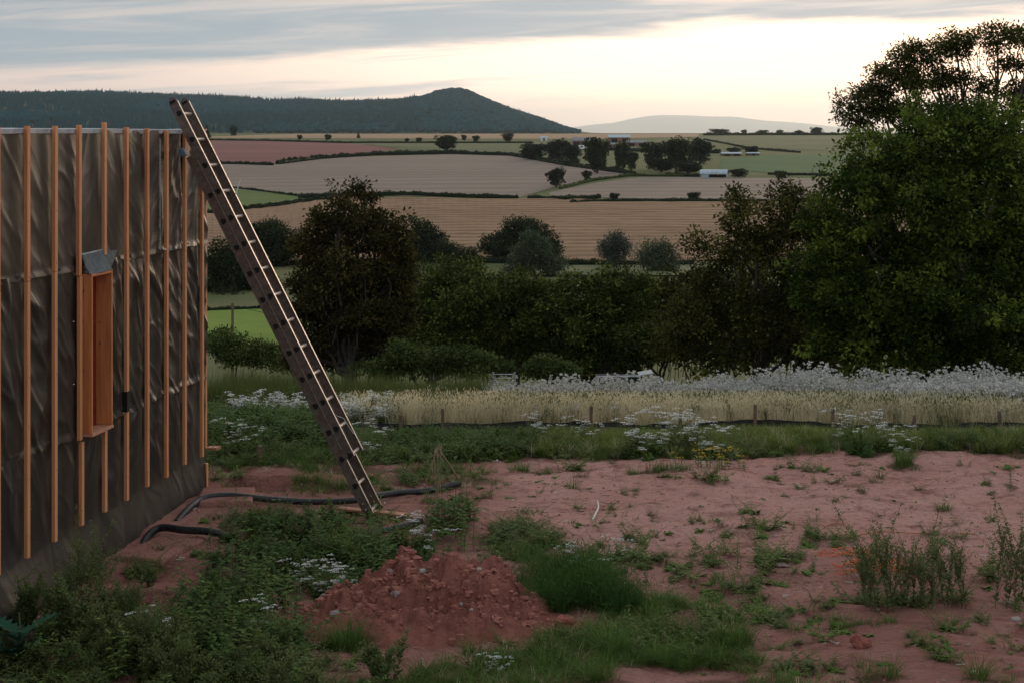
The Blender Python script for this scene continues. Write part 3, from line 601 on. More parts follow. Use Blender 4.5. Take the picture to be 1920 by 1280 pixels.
# single trees far off, on the valley side (cx, cy of crown, rx, ry, kind)
FT = 'trees scattered over the far fields'
far_trees = [
 (838,266,24,16,'leaf_oak','round_tree','dark round tree alone at the top edge of the pale wheat field'),
 (1043,331,20,19,'leaf_oak','round_tree','larger round tree at the corner between the two wheat fields'),
 (1101,329,10,10,'leaf_oak','round_tree','small round tree just right of the corner tree between the wheat fields'),
 (1152,368,11,8,'leaf_oak','round_tree','little bushy tree on the hedge above the stubble field, left one of two'),
 (1300,367,15,8,'leaf_oak','round_tree','wide bushy tree on the hedge above the stubble field, right one of two'),
 (438,245,9,10,'leaf_oak','round_tree','dark tree on the skyline above the left end of the ploughed field'),
 (562,257,6,5,'leaf_far','round_tree','small tree on the hedge directly above the ploughed field'),
 (615,257,8,6,'leaf_far','round_tree','rounded tree on the hedge at the right end of the ploughed field'),
 (763,263,5,4,'leaf_far','round_tree','tiny tree on the long hedge, left of a close pair'),
 (785,262,7,5,'leaf_far','round_tree','tiny tree on the long hedge, right of a close pair'),
 (870,258,6,6,'leaf_far','round_tree','small tree right behind the dark round tree'),
 (892,260,8,6,'leaf_far','round_tree','low bushy tree between the dark round tree and the farm trees'),
 (952,257,12,9,'leaf_oak','round_tree','spreading tree at the left end of the farm'),
 (1465,327,14,8,'leaf_far','round_tree','bushy tree at the lower edge of the deep green pasture'),
 (1385,324,22,8,'leaf_far','round_tree','low wide tree right behind the arched barn'),
 (1000,283,28,16,'leaf_far','farm_tree','leafy tree at the left of the farm wood'),
 (1045,280,30,22,'leaf_far','farm_tree','big leafy tree in the left half of the farm wood'),
 (1072,290,20,20,'leaf_far','farm_tree','dark tree left of the tall farm tree'),
 (1120,286,27,37,'leaf_oak','farm_tree','tallest dark tree standing before the farm buildings'),
 (1165,290,17,30,'leaf_oak','farm_tree','narrow upright tree right of the tallest farm tree'),
 (1185,300,14,18,'leaf_far','farm_tree','small tree at the right foot of the narrow farm tree'),
 (1225,288,24,28,'leaf_far','farm_tree','leafy tree at the left end of the wood right of the farm'),
 (1268,287,34,34,'leaf_oak','farm_tree','broad tree in the middle of the wood right of the farm'),
 (1312,282,30,24,'leaf_far','farm_tree','rounded tree at the right end of the wood right of the farm'),
 (1290,312,30,14,'leaf_far','farm_tree','low tree in front of the wood, above the arched barn'),
 (1240,308,28,14,'leaf_far','farm_tree','low tree at the front of the wood, left of the arched barn'),
 (1375,283,14,7,'leaf_far','round_tree','small tree between the two long sheds'),
 (1408,281,17,9,'leaf_far','round_tree','rounded tree at the right end of the long sheds'),
 (1350,247,22,6,'leaf_oak','ridge_tree','wide tree clump at the left end of the right hand ridge'),
 (1395,248,7,5,'leaf_oak','ridge_tree','small tree on the ridge, next after the wide clump'),
 (1430,248,12,5,'leaf_oak','ridge_tree','low tree near the middle of the right hand ridge'),
 (1462,248,8,5,'leaf_oak','ridge_tree','small round tree right of the middle of the ridge'),
 (1498,249,10,5,'leaf_oak','ridge_tree','low tree on the ridge, left of its tallest tree'),
 (1532,245,13,8,'leaf_oak','ridge_tree','tallest tree on the right hand ridge beside the thorn bush'),
]
proto = {}
def far_tree_proto(lm, k):
    key = (lm, k)
    if key in proto: return proto[key]
    rng = np.random.default_rng(200+k); mb = MB()
    lob = [(0, 0, .5, .8, .8, .8)]+[(.5*math.cos(a), .5*math.sin(a), .15+.55*rng.random(), .48, .48, .45) for a in (0, 1.3, 2.5, 3.8, 5.1)]
    lob += [(.40*math.cos(a), .40*math.sin(a), -.28, .36, .36, .42) for a in (0, 1.6, 3.1, 4.6)]; leafcloud(mb, lob, 6500, .13, rng, .12, 16, shell=.35, cull=.5, sub=4)
    tb = MB(); limb(tb, (0, 0, -.75), (0, 0, .5), .09, .05, rng, 6, 4, .01)
    proto[key] = (mb.mesh('crown', M[lm]), tb.mesh('trunk', M['bark'])); return proto[key]
for i, (px, py, rx, ry, lm, nm, lab) in enumerate(far_trees):
    base = py+ry*1.08
    if base < 254: Yb = 2000.
    else: Yb = far(px, max(base, 254))[1]
    p = at(px, py, Yb); sc = rx/F*Yb; sz = ry/F*Yb
    crown, trunk = far_tree_proto(lm, i % 3)
    z0 = float(T(p[0], Yb)); root = empty(nm, (p[0], Yb, z0), label=lab, cat='tree', group=FT)
    for me, n_ in ((crown, 'crown'), (trunk, 'trunk')):
        o = bpy.data.objects.new(n_, me); COL.objects.link(o); o.parent = root
        o.location = (0, 0, p[2]-z0-sz*.25); o.scale = (sc*.92, sc*.92, sz*.92); o.rotation_euler = (0, 0, i*1.7)
        if n_ == 'trunk': o.scale[2] = (p[2]-z0)/.75
for px, py, h, lab in ((387,240,15,'pointed dark fir tree on the skyline beside the house corner'), (672,259,6,'tiny pointed tree on the long hedge above the fields'), (0,228,13,'dark fir tree on the skyline above the left end of the house')):
    Yb = 1500.; X_ = (px-960)/F*Yb; z0 = float(T(X_, Yb)); mb = MB(); H = 2*h/F*Yb
    rng = np.random.default_rng(px+5)
    tiers = 9
    for j in range(tiers):
        zc = H*(.12+.85*j/tiers); r = H*.27*(1-j/tiers)+.3; a = rng.random(60)*6.28; rr = r*rng.random(60)**.5
        leaves(mb, np.stack([rr*np.cos(a)*.4, rr*np.sin(a)*.4, zc+H*.04*rng.normal(size=60)], -1), unit(np.stack([np.cos(a), np.sin(a), -.35+0*a], -1)), r*.8, r*.3)
    root = empty('fir_tree', (X_, Yb, z0), label=lab, cat='tree', group=FT); mb.build('crown', M['leaf_oak'], root)
    tb = MB(); tube(tb, [(0, 0, -.3), (0, 0, H*.9)], [H*.02, .05], 6); tb.build('trunk', M['bark'], root)

# ------------------------------------------------------------------ hedges
def hedge(pts, hpx, label, seed, lm='leaf_hedge', grp='field hedges on the far valley side', name='hedge'):
    rng = np.random.default_rng(seed); W = np.array([far(*p) for p in pts]); mb = MB()
    seg = np.linalg.norm(np.diff(W, axis=0), axis=1); L = seg.sum(); cum = np.concatenate([[0], np.cumsum(seg)])
    Ym = W[:, 1].mean(); H = hpx/F*Ym; Wd = H*.75
    n = int(min(15000, max(1500, L/H*110))); t = rng.random(n)*L
    C = np.stack([np.interp(t, cum, W[:, k]) for k in range(3)], -1)
    hh = H*(.78+.5*vn(t/H*.5, t*0, seed)+.35*vn(t/H*1.7, t*0, seed+1)); a = rng.random(n)*np.pi; r = .6+.4*rng.random(n)**.5
    dirn = unit(np.stack([np.interp(t+1, cum, W[:, k]) - np.interp(t-1, cum, W[:, k]) for k in range(3)], -1)); nr = np.stack([-dirn[:, 1], dirn[:, 0], 0*t], -1)
    P = C+nr*(np.cos(a)*Wd*.5*r)[:, None]; P[:, 2] = C[:, 2]+np.abs(np.sin(a))**.7*hh*r
    D = unit(rng.normal(size=(n, 3))+np.array([0, 0, .4])); s = H*.24*(.7+.6*rng.random(n))
    leaves(mb, P, D, s, s*.7, unit(rng.normal(size=(n, 3))+np.array([0, 0, .8])), v=np.clip(.3+.5*vn(t/H*.8, t*0, seed+3)+.4*rng.random(n), 0, 1))
    k = max(8, int(L/(H*.8))); tt = np.linspace(0, L, k); Q = np.stack([np.interp(tt, cum, W[:, q]) for q in range(3)], -1); Q[:, 2] += H*.33
    tube(mb, Q, H*.36*(.85+.5*rng.random(k)), 7, v=.1)
    return tag(mb.build(name, M[lm]), label, 'hedge', grp)
hedge([(-400,265),(330,263),(500,265),(640,269),(800,269),(1000,269)], 4.5, 'long thin hedge along the top of the ploughed field', 1)
hedge([(520,309),(600,299),(700,292),(850,289),(960,293)], 9, 'thick hedge along the top of the pale wheat field', 2)
hedge([(960,293),(1060,311),(1190,329)], 9, 'hedge running down from the farm wood beside the wheat field', 3)
hedge([(-400,318),(100,311),(392,307),(512,311)], 7, 'hedge below the ploughed field ending beside the ladder', 4)
hedge([(425,352),(500,361),(575,371)], 5, 'thin hedge along the top of the small green pasture', 5)
hedge([(560,372),(640,369),(760,367),(970,374)], 10, 'dark hedge between the wheat field and the stubble field', 6)
hedge([(990,374),(1060,376),(1125,372)], 9, 'short dark hedge at the gap right of the long hedge', 7)
hedge([(1070,382),(1180,379),(1380,380),(1600,380)], 8, 'long hedge along the upper edge of the stubble field at the right', 8)
hedge([(-400,429),(100,415),(390,402),(520,388),(620,373)], 10, 'hedge sloping up between the green pasture and the stubble', 9)
hedge([(1050,355),(1110,340),(1180,331),(1312,332)], 6, 'low weedy hedge between the two wheat fields', 10, 'leaf_bramble')
hedge([(-300,503),(400,499),(740,492),(900,492),(1130,498),(1300,498)], 13, 'dark hedge along the bottom of the stubble field', 11)
hedge([(1320,254.5),(1440,254),(1600,254)], 6, 'hedge along the skyline of the right hand ridge', 12)
hedge([(1320,263),(1400,279),(1500,287)], 4, 'thin hedge between the olive pasture and the deep green pasture', 13)
hedge([(1440,328),(1560,330)], 5, 'low hedge along the bottom of the deep green pasture', 14)
hedge([(985,276),(1090,280),(1200,285),(1350,288)], 8, 'ragged hedge in front of the farm yard', 15)
hedge([(-200,592),(340,584),(460,581),(620,578)], 10, 'dark hedge above the bright green field', 16)
hedge([(1250,330),(1310,333)], 8, 'short dark hedge just left of the arched barn', 17)

# ------------------------------------------------------------------ farm buildings
def shed(px0, px1, pyb, hpx, depth, roofm, wallm, label, name='farm_shed', gable=.35, doors=2):
    W0 = far(px0, pyb); W1 = far(px1, pyb); Y_ = W0[1]; w = W1[0]-W0[0]; H = hpx/F*Y_; z = W0[2]
    root = empty(name, (W0[0], Y_, z), label=label, cat='barn')
    mb = MB(); hw = H*(1-gable); aabox(mb, 0, w, 0, depth, -.5, hw); mb.build('wall', M[wallm], root)
    rf = MB(); e = .4
    V = [(-e, -e, hw), (w+e, -e, hw), (w+e, depth+e, hw), (-e, depth+e, hw), (-e, depth/2, H), (w+e, depth/2, H)]
    V = [(a, b, c+.02) for a, b, c in V]
    rf.add(V, [[0, 1, 5, 4], [2, 3, 4, 5]]); rf.add(V, [[1, 2, 5], [3, 0, 4]]); rf.add([(a, b, c) for a, b, c in V[:4]], [[3, 2, 1, 0]]); rf.build('roof', M[roofm], root)
    for k in range(doors):
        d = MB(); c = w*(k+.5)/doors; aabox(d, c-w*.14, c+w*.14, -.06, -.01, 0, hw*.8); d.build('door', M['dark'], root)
    return root
shed(1074, 1118, 276, 18, 14, 'roof_slate', 'brick', 'brick barn with dark doorways left of the tallest farm tree', doors=3)
shed(1142, 1182, 268, 15, 16, 'roof_sheet', 'brick', 'big shed with pale blue grey roof right of the tallest farm tree', doors=2)
shed(1138, 1152, 277, 9, 9, 'roof_slate', 'brick', 'small slate roofed shed between the two farm trees', doors=1)
shed(1176, 1212, 275, 11, 12, 'roof_slate', 'brick', 'long low slate roofed shed at the right of the farm', doors=2)
shed(1014, 1026, 264, 8, 9, 'roof_sheet', 'white_paint', 'small white walled farmhouse above the farm wood', name='farmhouse', doors=1)
shed(1355, 1390, 293, 7, 9, 'roof_sheet', 'timber_old', 'long low shed with pale roof on the green slope, left one', doors=2)
shed(1402, 1424, 292, 6, 8, 'roof_sheet', 'timber_old', 'short low shed with pale roof half hidden by a rounded tree', doors=1)
# caravan
p = far(1095, 282); r_ = empty('white_caravan', p, label='white caravan parked before the brick barn', cat='caravan'); mb = MB()
aabox(mb, -3, 3, 0, 2.4, .6, 2.9); mb.build('body', M['white_paint'], r_); mb = MB(); aabox(mb, -2, -.6, -.04, -.01, 1.6, 2.3); mb.build('window', M['dark'], r_)
mb = MB(); tube(mb, [(0, 0, .45), (0, 2.4, .45)], .4, 10); mb.build('wheel', M['dark'], r_)
# arched barn
p0 = far(1313, 333.5); Yb = p0[1]; w = 49/F*Yb; H = 15/F*Yb; dp = 7.0
br = empty('arched_barn', (p0[0], Yb, p0[2]), rz=R(-14), label='open fronted barn with curved pale blue tin roof beside the wheat field', cat='barn')
th = np.linspace(0, np.pi, 15)
def arch(mb, x0, x1, hw, H, D, mt=0, th_=.08):
    P = np.array([(0, D/2-D/2*math.cos(t), hw+(H-hw)*math.sin(t)) for t in th])
    for xx0, xx1 in ((x0, x1),):
        V = np.vstack([P+[xx0, 0, 0], P+[xx1, 0, 0]]); n = len(P); i = np.arange(n-1); mb.add(V, np.stack([i, i+1, i+n+1, i+n], -1), mt, sm=True)
        V2 = V-np.array([0, 0, th_]); mb.add(V2, np.stack([i+n, i+n+1, i+1, i], -1), mt)
mb = MB(); arch(mb, -.2, w+.2, H*.45, H, dp); mb.build('roof', M['roof_sheet'], br)
mb = MB(); P = np.array([(0, dp/2-dp/2*math.cos(t), H*.45+(H*.55)*math.sin(t)-.1) for t in th]); mb.add(np.vstack([P, [[0, dp, -.3], [0, 0, -.3]]]), [list(range(17))]); mb.build('end_wall', M['metal_blue'], br); mb = MB(); mb.add(np.vstack([P+[w, 0, 0], [[w, dp, -.3], [w, 0, -.3]]]), [list(range(17))[::-1]]); mb.build('end_wall', M['metal_blue'], br)
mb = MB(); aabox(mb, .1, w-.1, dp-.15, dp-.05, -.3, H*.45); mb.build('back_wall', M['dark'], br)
for k in range(4):
    mb = MB(); x_ = w*k/3; aabox(mb, x_-.12+.14*(k == 0)-.14*(k == 3), x_+.12+.14*(k == 0)-.14*(k == 3), .05, .3, -.3, H*.45); mb.build('post', M['timber_old'], br)
mb = MB(); aabox(mb, .05, w*.33, .31, .4, -.3, H*.5); mb.build('front_panel', M['metal_blue'], br)

# ------------------------------------------------------------------ house
house = empty('timber_house', (0, 0, 0), label='unfinished timber house wrapped in dark brown membrane with orange wood battens', cat='house')
S_END = 8.42*SB; S0 = -3.2; TOP = 3.475
def memb_mat(name, a, b, rough):
    m = bpy.data.materials.new(name); m.use_nodes = True; t = m.node_tree; t.nodes.clear()
    p = N(t, 'ShaderNodeBsdfPrincipled'); out = N(t, 'ShaderNodeOutputMaterial'); co = N(t, 'ShaderNodeTexCoord').outputs['Object']
    c = mixc(t, sstep(t, noise(t, co, 1.6, 5, .6), .35, .65), a, b)
    c = mixc(t, math_(t, 'MULTIPLY', sstep(t, noise(t, co, 60, 3, .7), .5, .75), .3), c, tuple(x*1.5 for x in b))
    t.links.new(c, p.inputs['Base Color']); p.inputs['Roughness'].default_value = rough; p.inputs['Specular IOR Level'].default_value = .32
    w = N(t, 'ShaderNodeBump'); w.inputs['Strength'].default_value = .25; w.inputs['Distance'].default_value = .004
    t.links.new(noise(t, co, 260, 2, .6), w.inputs['Height'])
    w2 = N(t, 'ShaderNodeBump'); w2.inputs['Strength'].default_value = .12; w2.inputs['Distance'].default_value = .02
    t.links.new(noise(t, co, 9, 4, .55, .6), w2.inputs['Height']); t.links.new(w.outputs[0], w2.inputs['Normal'])
    t.links.new(w2.outputs[0], p.inputs['Normal']); t.links.new(p.outputs[0], out.inputs[0]); return m
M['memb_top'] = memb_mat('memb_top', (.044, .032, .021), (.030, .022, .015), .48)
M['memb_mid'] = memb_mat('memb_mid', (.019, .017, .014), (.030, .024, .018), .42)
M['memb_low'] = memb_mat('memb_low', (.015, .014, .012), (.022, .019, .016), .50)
def sheet(z0, z1, off, kind, m, seed, s0=S0, s1=S_END, flare=0):
    ns = int((s1-s0)/.016); nz = int((z1-z0)/.016); s = np.linspace(s0, s1, ns); z = np.linspace(z0, z1, nz); S, Zz = np.meshgrid(s, z)
    f = (S/SB) % 1.0; pin = (np.abs(np.sin(np.pi*f))**.55); bay = np.floor(S/SB)
    zr = (Zz-z0)/(z1-z0)
    ang = .9+.9*hash2(bay, bay*0, seed)          # slant of the folds varies per bay
    amp = {'top': .016, 'mid': .024, 'low': .015}[kind]; am = 1.0
    sg = np.where(hash2(bay, bay*0+1, seed) < .72, 1.0, -1.0); al = .45+.55*hash2(bay, bay*0+2, seed)
    uu = S*np.cos(al)+sg*Zz*np.sin(al); vv_ = -S*np.sin(al)*sg+Zz*np.cos(al)
    wob = .12*fbm(S*2.5, Zz*2.5, 2, seed+31)
    a1 = .8*fbm((uu+wob)*4.2+bay*3.1, vv_*1.1, 2, seed); a2 = .5*fbm(uu*8, vv_*2.2+bay*5, 2, seed+7)
    def rg(x, y, k, sh): return np.clip(1-np.abs(fbm(x, y, 2, k))*sh, 0, 1)**1.6
    rid = rg((uu+wob)*3.4+bay*7, vv_*.8, seed+11, 4.0)*.9+.4*rg((uu-wob)*7+bay*2, vv_*1.6, seed+17, 5)
    if kind == 'top': am = .6+.9*ss(S, 2.0, 3.6)
    if kind == 'low': am = .45+.8*ss(Zz, .3, 1.0)
    O = off+pin*amp*am*(a1*1.3+.6*a2+.95*rid+.25)
    if kind == 'low': O = O+(.035+.07*(1-ss(S, -1.0, 2.2)))*ss(.50-Zz, 0, .6)*(1+.4*vn(S*2, Zz*0, 3))
    if kind != 'low': O = O+(.014*(1-ss(zr, 0, .05)))*(1+vn(S*9, Zz*0, 5))      # loose lap at the lower edge
    edge_w = .03*fbm(S*2.2, S*0, 3, seed+20)*(1-ss(zr, 0, .2)); Z2 = Zz+edge_w
    Xw = WA[0]+WD[0]*S+WN[0]*O; Yw = WA[1]+WD[1]*S+WN[1]*O
    i = np.arange(nz-1)[:, None]*ns+np.arange(ns-1)[None]
    Fc = np.stack([i, i+1, i+ns+1, i+ns], -1).reshape(-1, 4)
    if kind == 'mid' or kind == 'low' or kind == 'top':    # leave the window opening free
        sc = ((S[:-1, :-1]+S[1:, 1:])/2).ravel(); zc = ((Zz[:-1, :-1]+Zz[1:, 1:])/2).ravel()
        hole = (sc > WS0+.01) & (sc < WS1-.01) & (zc > WZ0+.01) & (zc < WZ1-.01); Fc = Fc[~hole]
    MB().add(np.stack([Xw, Yw, Z2], -1).reshape(-1, 3), Fc, sm=True).build('membrane_sheet', m, house)
WS0, WS1, WZ0, WZ1 = 1.03, 1.47, 1.09, 2.35
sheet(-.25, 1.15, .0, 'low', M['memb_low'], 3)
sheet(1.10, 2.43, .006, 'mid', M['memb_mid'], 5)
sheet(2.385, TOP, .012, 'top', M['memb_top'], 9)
# body of the house behind the sheets (closed box), the far end wall has its own sheet
def wp(s, out, z): q = wall_xy(s, out); return np.array([q[0], q[1], z])
D3 = np.array([WD[0], WD[1], 0]); N3 = np.array([WN[0], WN[1], 0]); Z3 = np.array([0, 0, 1.0])
mb = MB()
def wbox(mb, s0, s1, o0, o1, z0, z1, mat=0, v=.5): return box(mb, wp(s0, o0, z0), D3*(s1-s0), -N3*(o1-o0)*-1*1.0, Z3*(z1-z0), mat, v) if False else box(mb, wp(s0, o1, z0), D3*(s1-s0), -N3*(o1-o0), Z3*(z1-z0), mat, v)
# four pieces so that the window recess stays open
wbox(mb, S0, WS0, -6, -.02, -.3, TOP-.03); wbox(mb, WS1, S_END-.01, -6, -.02, -.3, TOP-.03)
wbox(mb, WS0, WS1, -6, -.02, -.3, WZ0); wbox(mb, WS0, WS1, -6, -.02, WZ1, TOP-.03); wbox(mb, WS0, WS1, -6, -.35, WZ0, WZ1)
mb.build('wall_core', M['memb_low'], house)
mb = MB(); ns = 90; nz = 90; o_ = np.linspace(0.0, -6, ns); z_ = np.linspace(-.2, TOP, nz); O, Zz = np.meshgrid(o_, z_)
A = S_END+.012*fbm(O*5, Zz*2, 3, 2)*np.abs(np.sin(np.pi*O/SB)); V = np.stack([WA[0]+WD[0]*A+WN[0]*O, WA[1]+WD[1]*A+WN[1]*O, Zz], -1).reshape(-1, 3)
i = np.arange(nz-1)[:, None]*ns+np.arange(ns-1)[None]; mb.add(V, np.stack([i, i+1, i+ns+1, i+ns], -1).reshape(-1, 4), sm=True); mb.build('membrane_sheet', M['memb_mid'], house)
# pale top edge, slightly wavy
mb = MB(); s = np.linspace(S0, S_END, 120); V = []
for q in s:
    dz = .006*float(vn(q*3, 0*q, 4))
    for (oo, zz) in ((.022, TOP-.028), (.026, TOP+.006), (-.12, TOP+.012), (-.12, TOP-.02)): V.append(wp(q, oo+.008*float(vn(q*4, 0*q, 8)), zz+dz))
V = np.array(V); i = np.arange(len(s)-1)[:, None]*4+np.arange(4)[None]; j = np.arange(len(s)-1)[:, None]*4+(np.arange(4)[None]+1) % 4
mb.add(V, np.stack([i, j, j+4, i+4], -1).reshape(-1, 4)); mb.build('roof_edge', M['edge_white'], house)
mb = MB(); V = [wp(S0, -.1, TOP), wp(S_END-.02, -.1, TOP), wp(S_END-.02, -6, TOP+.0), wp(S0, -6, TOP)]; mb.add(V, [[0, 1, 2, 3]]); mb.build('roof', M['felt'], house)
# battens
bt = {0: 238, 1: 238, 2: 236, 3: 231, 4: 240, 5: 242, 6: 246, 7: 250, 8: 246}
def batten(s, z0, z1, w=.05, t=.028, o=.03, v=.3, e=.0):
    mb = MB(); a = wp(s-w/2, o+t, z0); lean = D3*e
    V = np.array([wp(s-w/2, o, z0), wp(s+w/2, o, z0), wp(s+w/2, o+t, z0), wp(s-w/2, o+t, z0)]); V2 = V+Z3*(z1-z0)+lean
    W = np.vstack([V, V2]); nmid = 2
    mb.add(W, [[0, 1, 2, 3], [7, 6, 5, 4], [0, 4, 5, 1], [1, 5, 6, 2], [2, 6, 7, 3], [3, 7, 4, 0]][0:6], v=v)
    o_ = mb.build('batten', M['timber'], house); bv = o_.modifiers.new('bevel', 'BEVEL'); bv.width = .002; bv.segments = 1; return o_
for i in range(-5, 9):
    s = i*SB; Yd = wp(s, 0, 0)[1]; zt = EYE+(HZ-bt.get(i, 239))/F*Yd+.005; zj = 2.38+.04*math.sin(i*2.3)
    vv = [.15, .6, .3, .8, .25, .05, .7, .4, .2][i % 9]
    if i == 2: batten(s-.03, zj+.004, zt, v=vv); batten(s-.015, 1.07, zj, v=.75); batten(s+.02, .40, 1.05, v=.4)
    elif i == 3: batten(s, 2.47, zt, v=vv); batten(s+.01, .40, 1.062, v=.8)
    else:
        batten(s, zj+.003, zt, v=vv, e=.004*math.sin(i)); batten(s+.004*math.sin(i*5), .395+.012*math.sin(i*3), zj, v=(vv+.35) % 1)
batten(S_END-.02+.06, .42, TOP+.015, v=.3, o=-.02); batten(S_END+.015, .02, .28, v=.9, o=.0)
nb = MB()
for i in range(-1, 9):
    for k in range(8):
        q = wp(i*SB+.006*math.sin(k*3+i), .0589, .55+k*.38+.04*math.sin(i*2+k)); a_ = np.linspace(0, 6.28, 7)[:-1]
        if i in (2, 3) and WZ0-.1 < q[2] < WZ1+.2: continue
        nb.add([q+D3*.005*math.cos(b)+Z3*.005*math.sin(b) for b in a_], [list(range(6))])
nb.build('nail_heads', M['black_hole'], house)['kind'] = 'stuff'
# second pair on the end wall, seen beyond the corner
for k in range(3):
    mb = MB(); oo = -.06-.5*k; box(mb, wp(S_END+.012, oo, .4), D3*.028, -N3*.05, Z3*(3.05)); mb.build('batten', M['timber'], house)
# clips, black tape, stitched seam
mb = MB(); s = 4*SB; box(mb, wp(s-.028, .062, 1.13), D3*.056, -N3*.045, Z3*.17); mb.build('tape', M['black_hole'], house)
mb = MB()
for k in range(60):
    z = 2.42+k*.0165; q = wp(5.72*SB+.004*math.sin(k*1.9), .03, z); box(mb, q, D3*.03, -N3*.008, Z3*.007)
mb.build('seam', M['edge_white'], house)
for (s, z, k) in ((6.45*SB, 2.405, 1), (5.9*SB, 2.41, .7), (1.72*SB, 1.52, .25), (1.71*SB, 2.0, .25)):
    mb = MB(); aabox_o = wp(s, .05, z); box(mb, aabox_o, D3*.035*k, -N3*.01, Z3*.02*k); mb.build('patch', M['white_paint'], house)
# window with its deep timber box
win = empty('window', (0, 0, 0)); win.parent = house
PJ = .118; TB = .022
def wpart(name, m, *a, bev=True):
    mb = MB(); wbox(mb, *a); o = mb.build(name, M[m], win)
    if bev: b_ = o.modifiers.new('bevel', 'BEVEL'); b_.width = .0015; b_.segments = 1
    return o
wpart('side_board', 'timber_board', WS0, WS0+TB, -.10, PJ, WZ0+TB, WZ1)
wpart('side_board', 'timber_board', WS1-TB, WS1, -.10, PJ, WZ0+TB, WZ1)
wpart('sill_board', 'timber_pink', WS0-.004, WS1+.004, -.10, PJ+.008, WZ0-.004, WZ0+TB-.003)
wpart('head_board', 'timber_board', WS0+TB+.001, WS1-TB-.001, -.10, PJ-.002, WZ1-TB, WZ1-.002)
wpart('frame', 'red_paint', WS0+TB+.002, WS0+TB+.062, -.07, -.012, WZ0+TB, WZ1-TB)
wpart('frame', 'red_paint', WS1-TB-.062, WS1-TB-.002, -.07, -.012, WZ0+TB, WZ1-TB)
wpart('frame', 'red_paint', WS0+TB+.064, WS1-TB-.064, -.07, -.012, WZ0+TB, WZ0+TB+.07)
wpart('frame', 'red_paint', WS0+TB+.064, WS1-TB-.064, -.17, -.105, WZ1-TB-.07, WZ1-TB)
wpart('pane', 'glass', WS0+TB+.064, WS1-TB-.064, -.05, -.04, WZ0+TB+.071, WZ1-TB-.071, bev=False)
for (s, z, r) in ((WS0-.0, 2.22, .012), (WS0, 1.98, .010), (WS0, 1.60, .012), (WS1-TB, 1.93, .008), (WS1-TB, 1.76, .013)):   # knots, seen on the faces turned to the camera
    mb = MB(); c = wp(s-.0015, .045 if s < 1.2 else .02, z); a = np.linspace(0, 6.28, 9)[:-1]
    V = [c+N3*r*math.cos(q)*.8+Z3*r*math.sin(q) for q in a]; mb.add(V, [list(range(8))]); mb.build('knot', M['timber_old'], win)
# grey flap over the window
mb = MB(); nu_, nv_ = 16, 10; V = []
for a in np.linspace(0, 1, nv_):
    for b in np.linspace(0, 1, nu_):
        s = WS0-.01+b*(WS1-WS0+.02)-a*0.0; o = .04+.075*a**1.4+.006*math.sin(b*9+a*3); z = 2.50-.14*a-.035*math.sin(a*2.6)*(1-.5*b)+.01*b*(1-a)
        V.append(wp(s, o, z))
i = np.arange(nv_-1)[:, None]*nu_+np.arange(nu_-1)[None]; mb.add(V, np.stack([i, i+1, i+nu_+1, i+nu_], -1).reshape(-1, 4), sm=True)
o = mb.build('hood_flap', M['felt'], win); sl = o.modifiers.new('solid', 'SOLIDIFY'); sl.thickness = .004
mb = MB(); V = [wp(WS0-.01, .041, 2.497), wp(WS1+.02, .043, 2.508), wp(WS1+.02, .043, 2.519), wp(WS0-.01, .041, 2.512)]; mb.add(V, [[0, 1, 2, 3]]); o = mb.build('flap_edge', M['edge_white'], win); sl = o.modifiers.new('solid', 'SOLIDIFY'); sl.thickness = .004
mb = MB(); V = [wp(WS1+.02, .05, 2.50), wp(WS1+.30, .045, 2.49), wp(WS1+.22, .05, 2.42), wp(WS1+.03, .06, 2.30)]; mb.add(V, [[0, 3, 2, 1]]); o = mb.build('membrane_flap', M['felt'], win); sl = o.modifiers.new('solid', 'SOLIDIFY'); sl.thickness = .003

# ------------------------------------------------------------------ ladder
fx, fy, fz = -1.245, 15.33, .045
lad = empty('extension_ladder', (fx, fy, fz-.03), label='worn aluminium double ladder leaning against the top of the house wall', cat='ladder')
base = np.array([fx, fy, fz])
tgt = at(314, 187, 15.33+.139*2.02)
u = unit(tgt-base); w_ = np.array([WD[0], WD[1], 0]); n_ = np.cross(w_, u); n_ = unit(n_)
if n_[2] < 0: n_ = -n_                                   # n_ points up / away from the wall
LL = np.linalg.norm(tgt-base); WDT = .335; RD = .086; TH = .022; org = base-np.array([fx, fy, fz-.03])
def lp(a, b, c): return org+u*a+w_*b+n_*c                # along, across, outward
def lbox(name, m, a0, a1, b0, b1, c0, c1, par=lad, bev=.0):
    mb = MB(); box(mb, lp(a0, b0, c0), u*(a1-a0), w_*(b1-b0), n_*(c1-c0)) if np.dot(np.cross(u, w_), n_) > 0 else box(mb, lp(a0, b1, c0), u*(a1-a0), -w_*(b1-b0), n_*(c1-c0))
    o = mb.build(name, M[m], par)
    if bev: b_ = o.modifiers.new('bevel', 'BEVEL'); b_.width = bev; b_.segments = 2
    return o
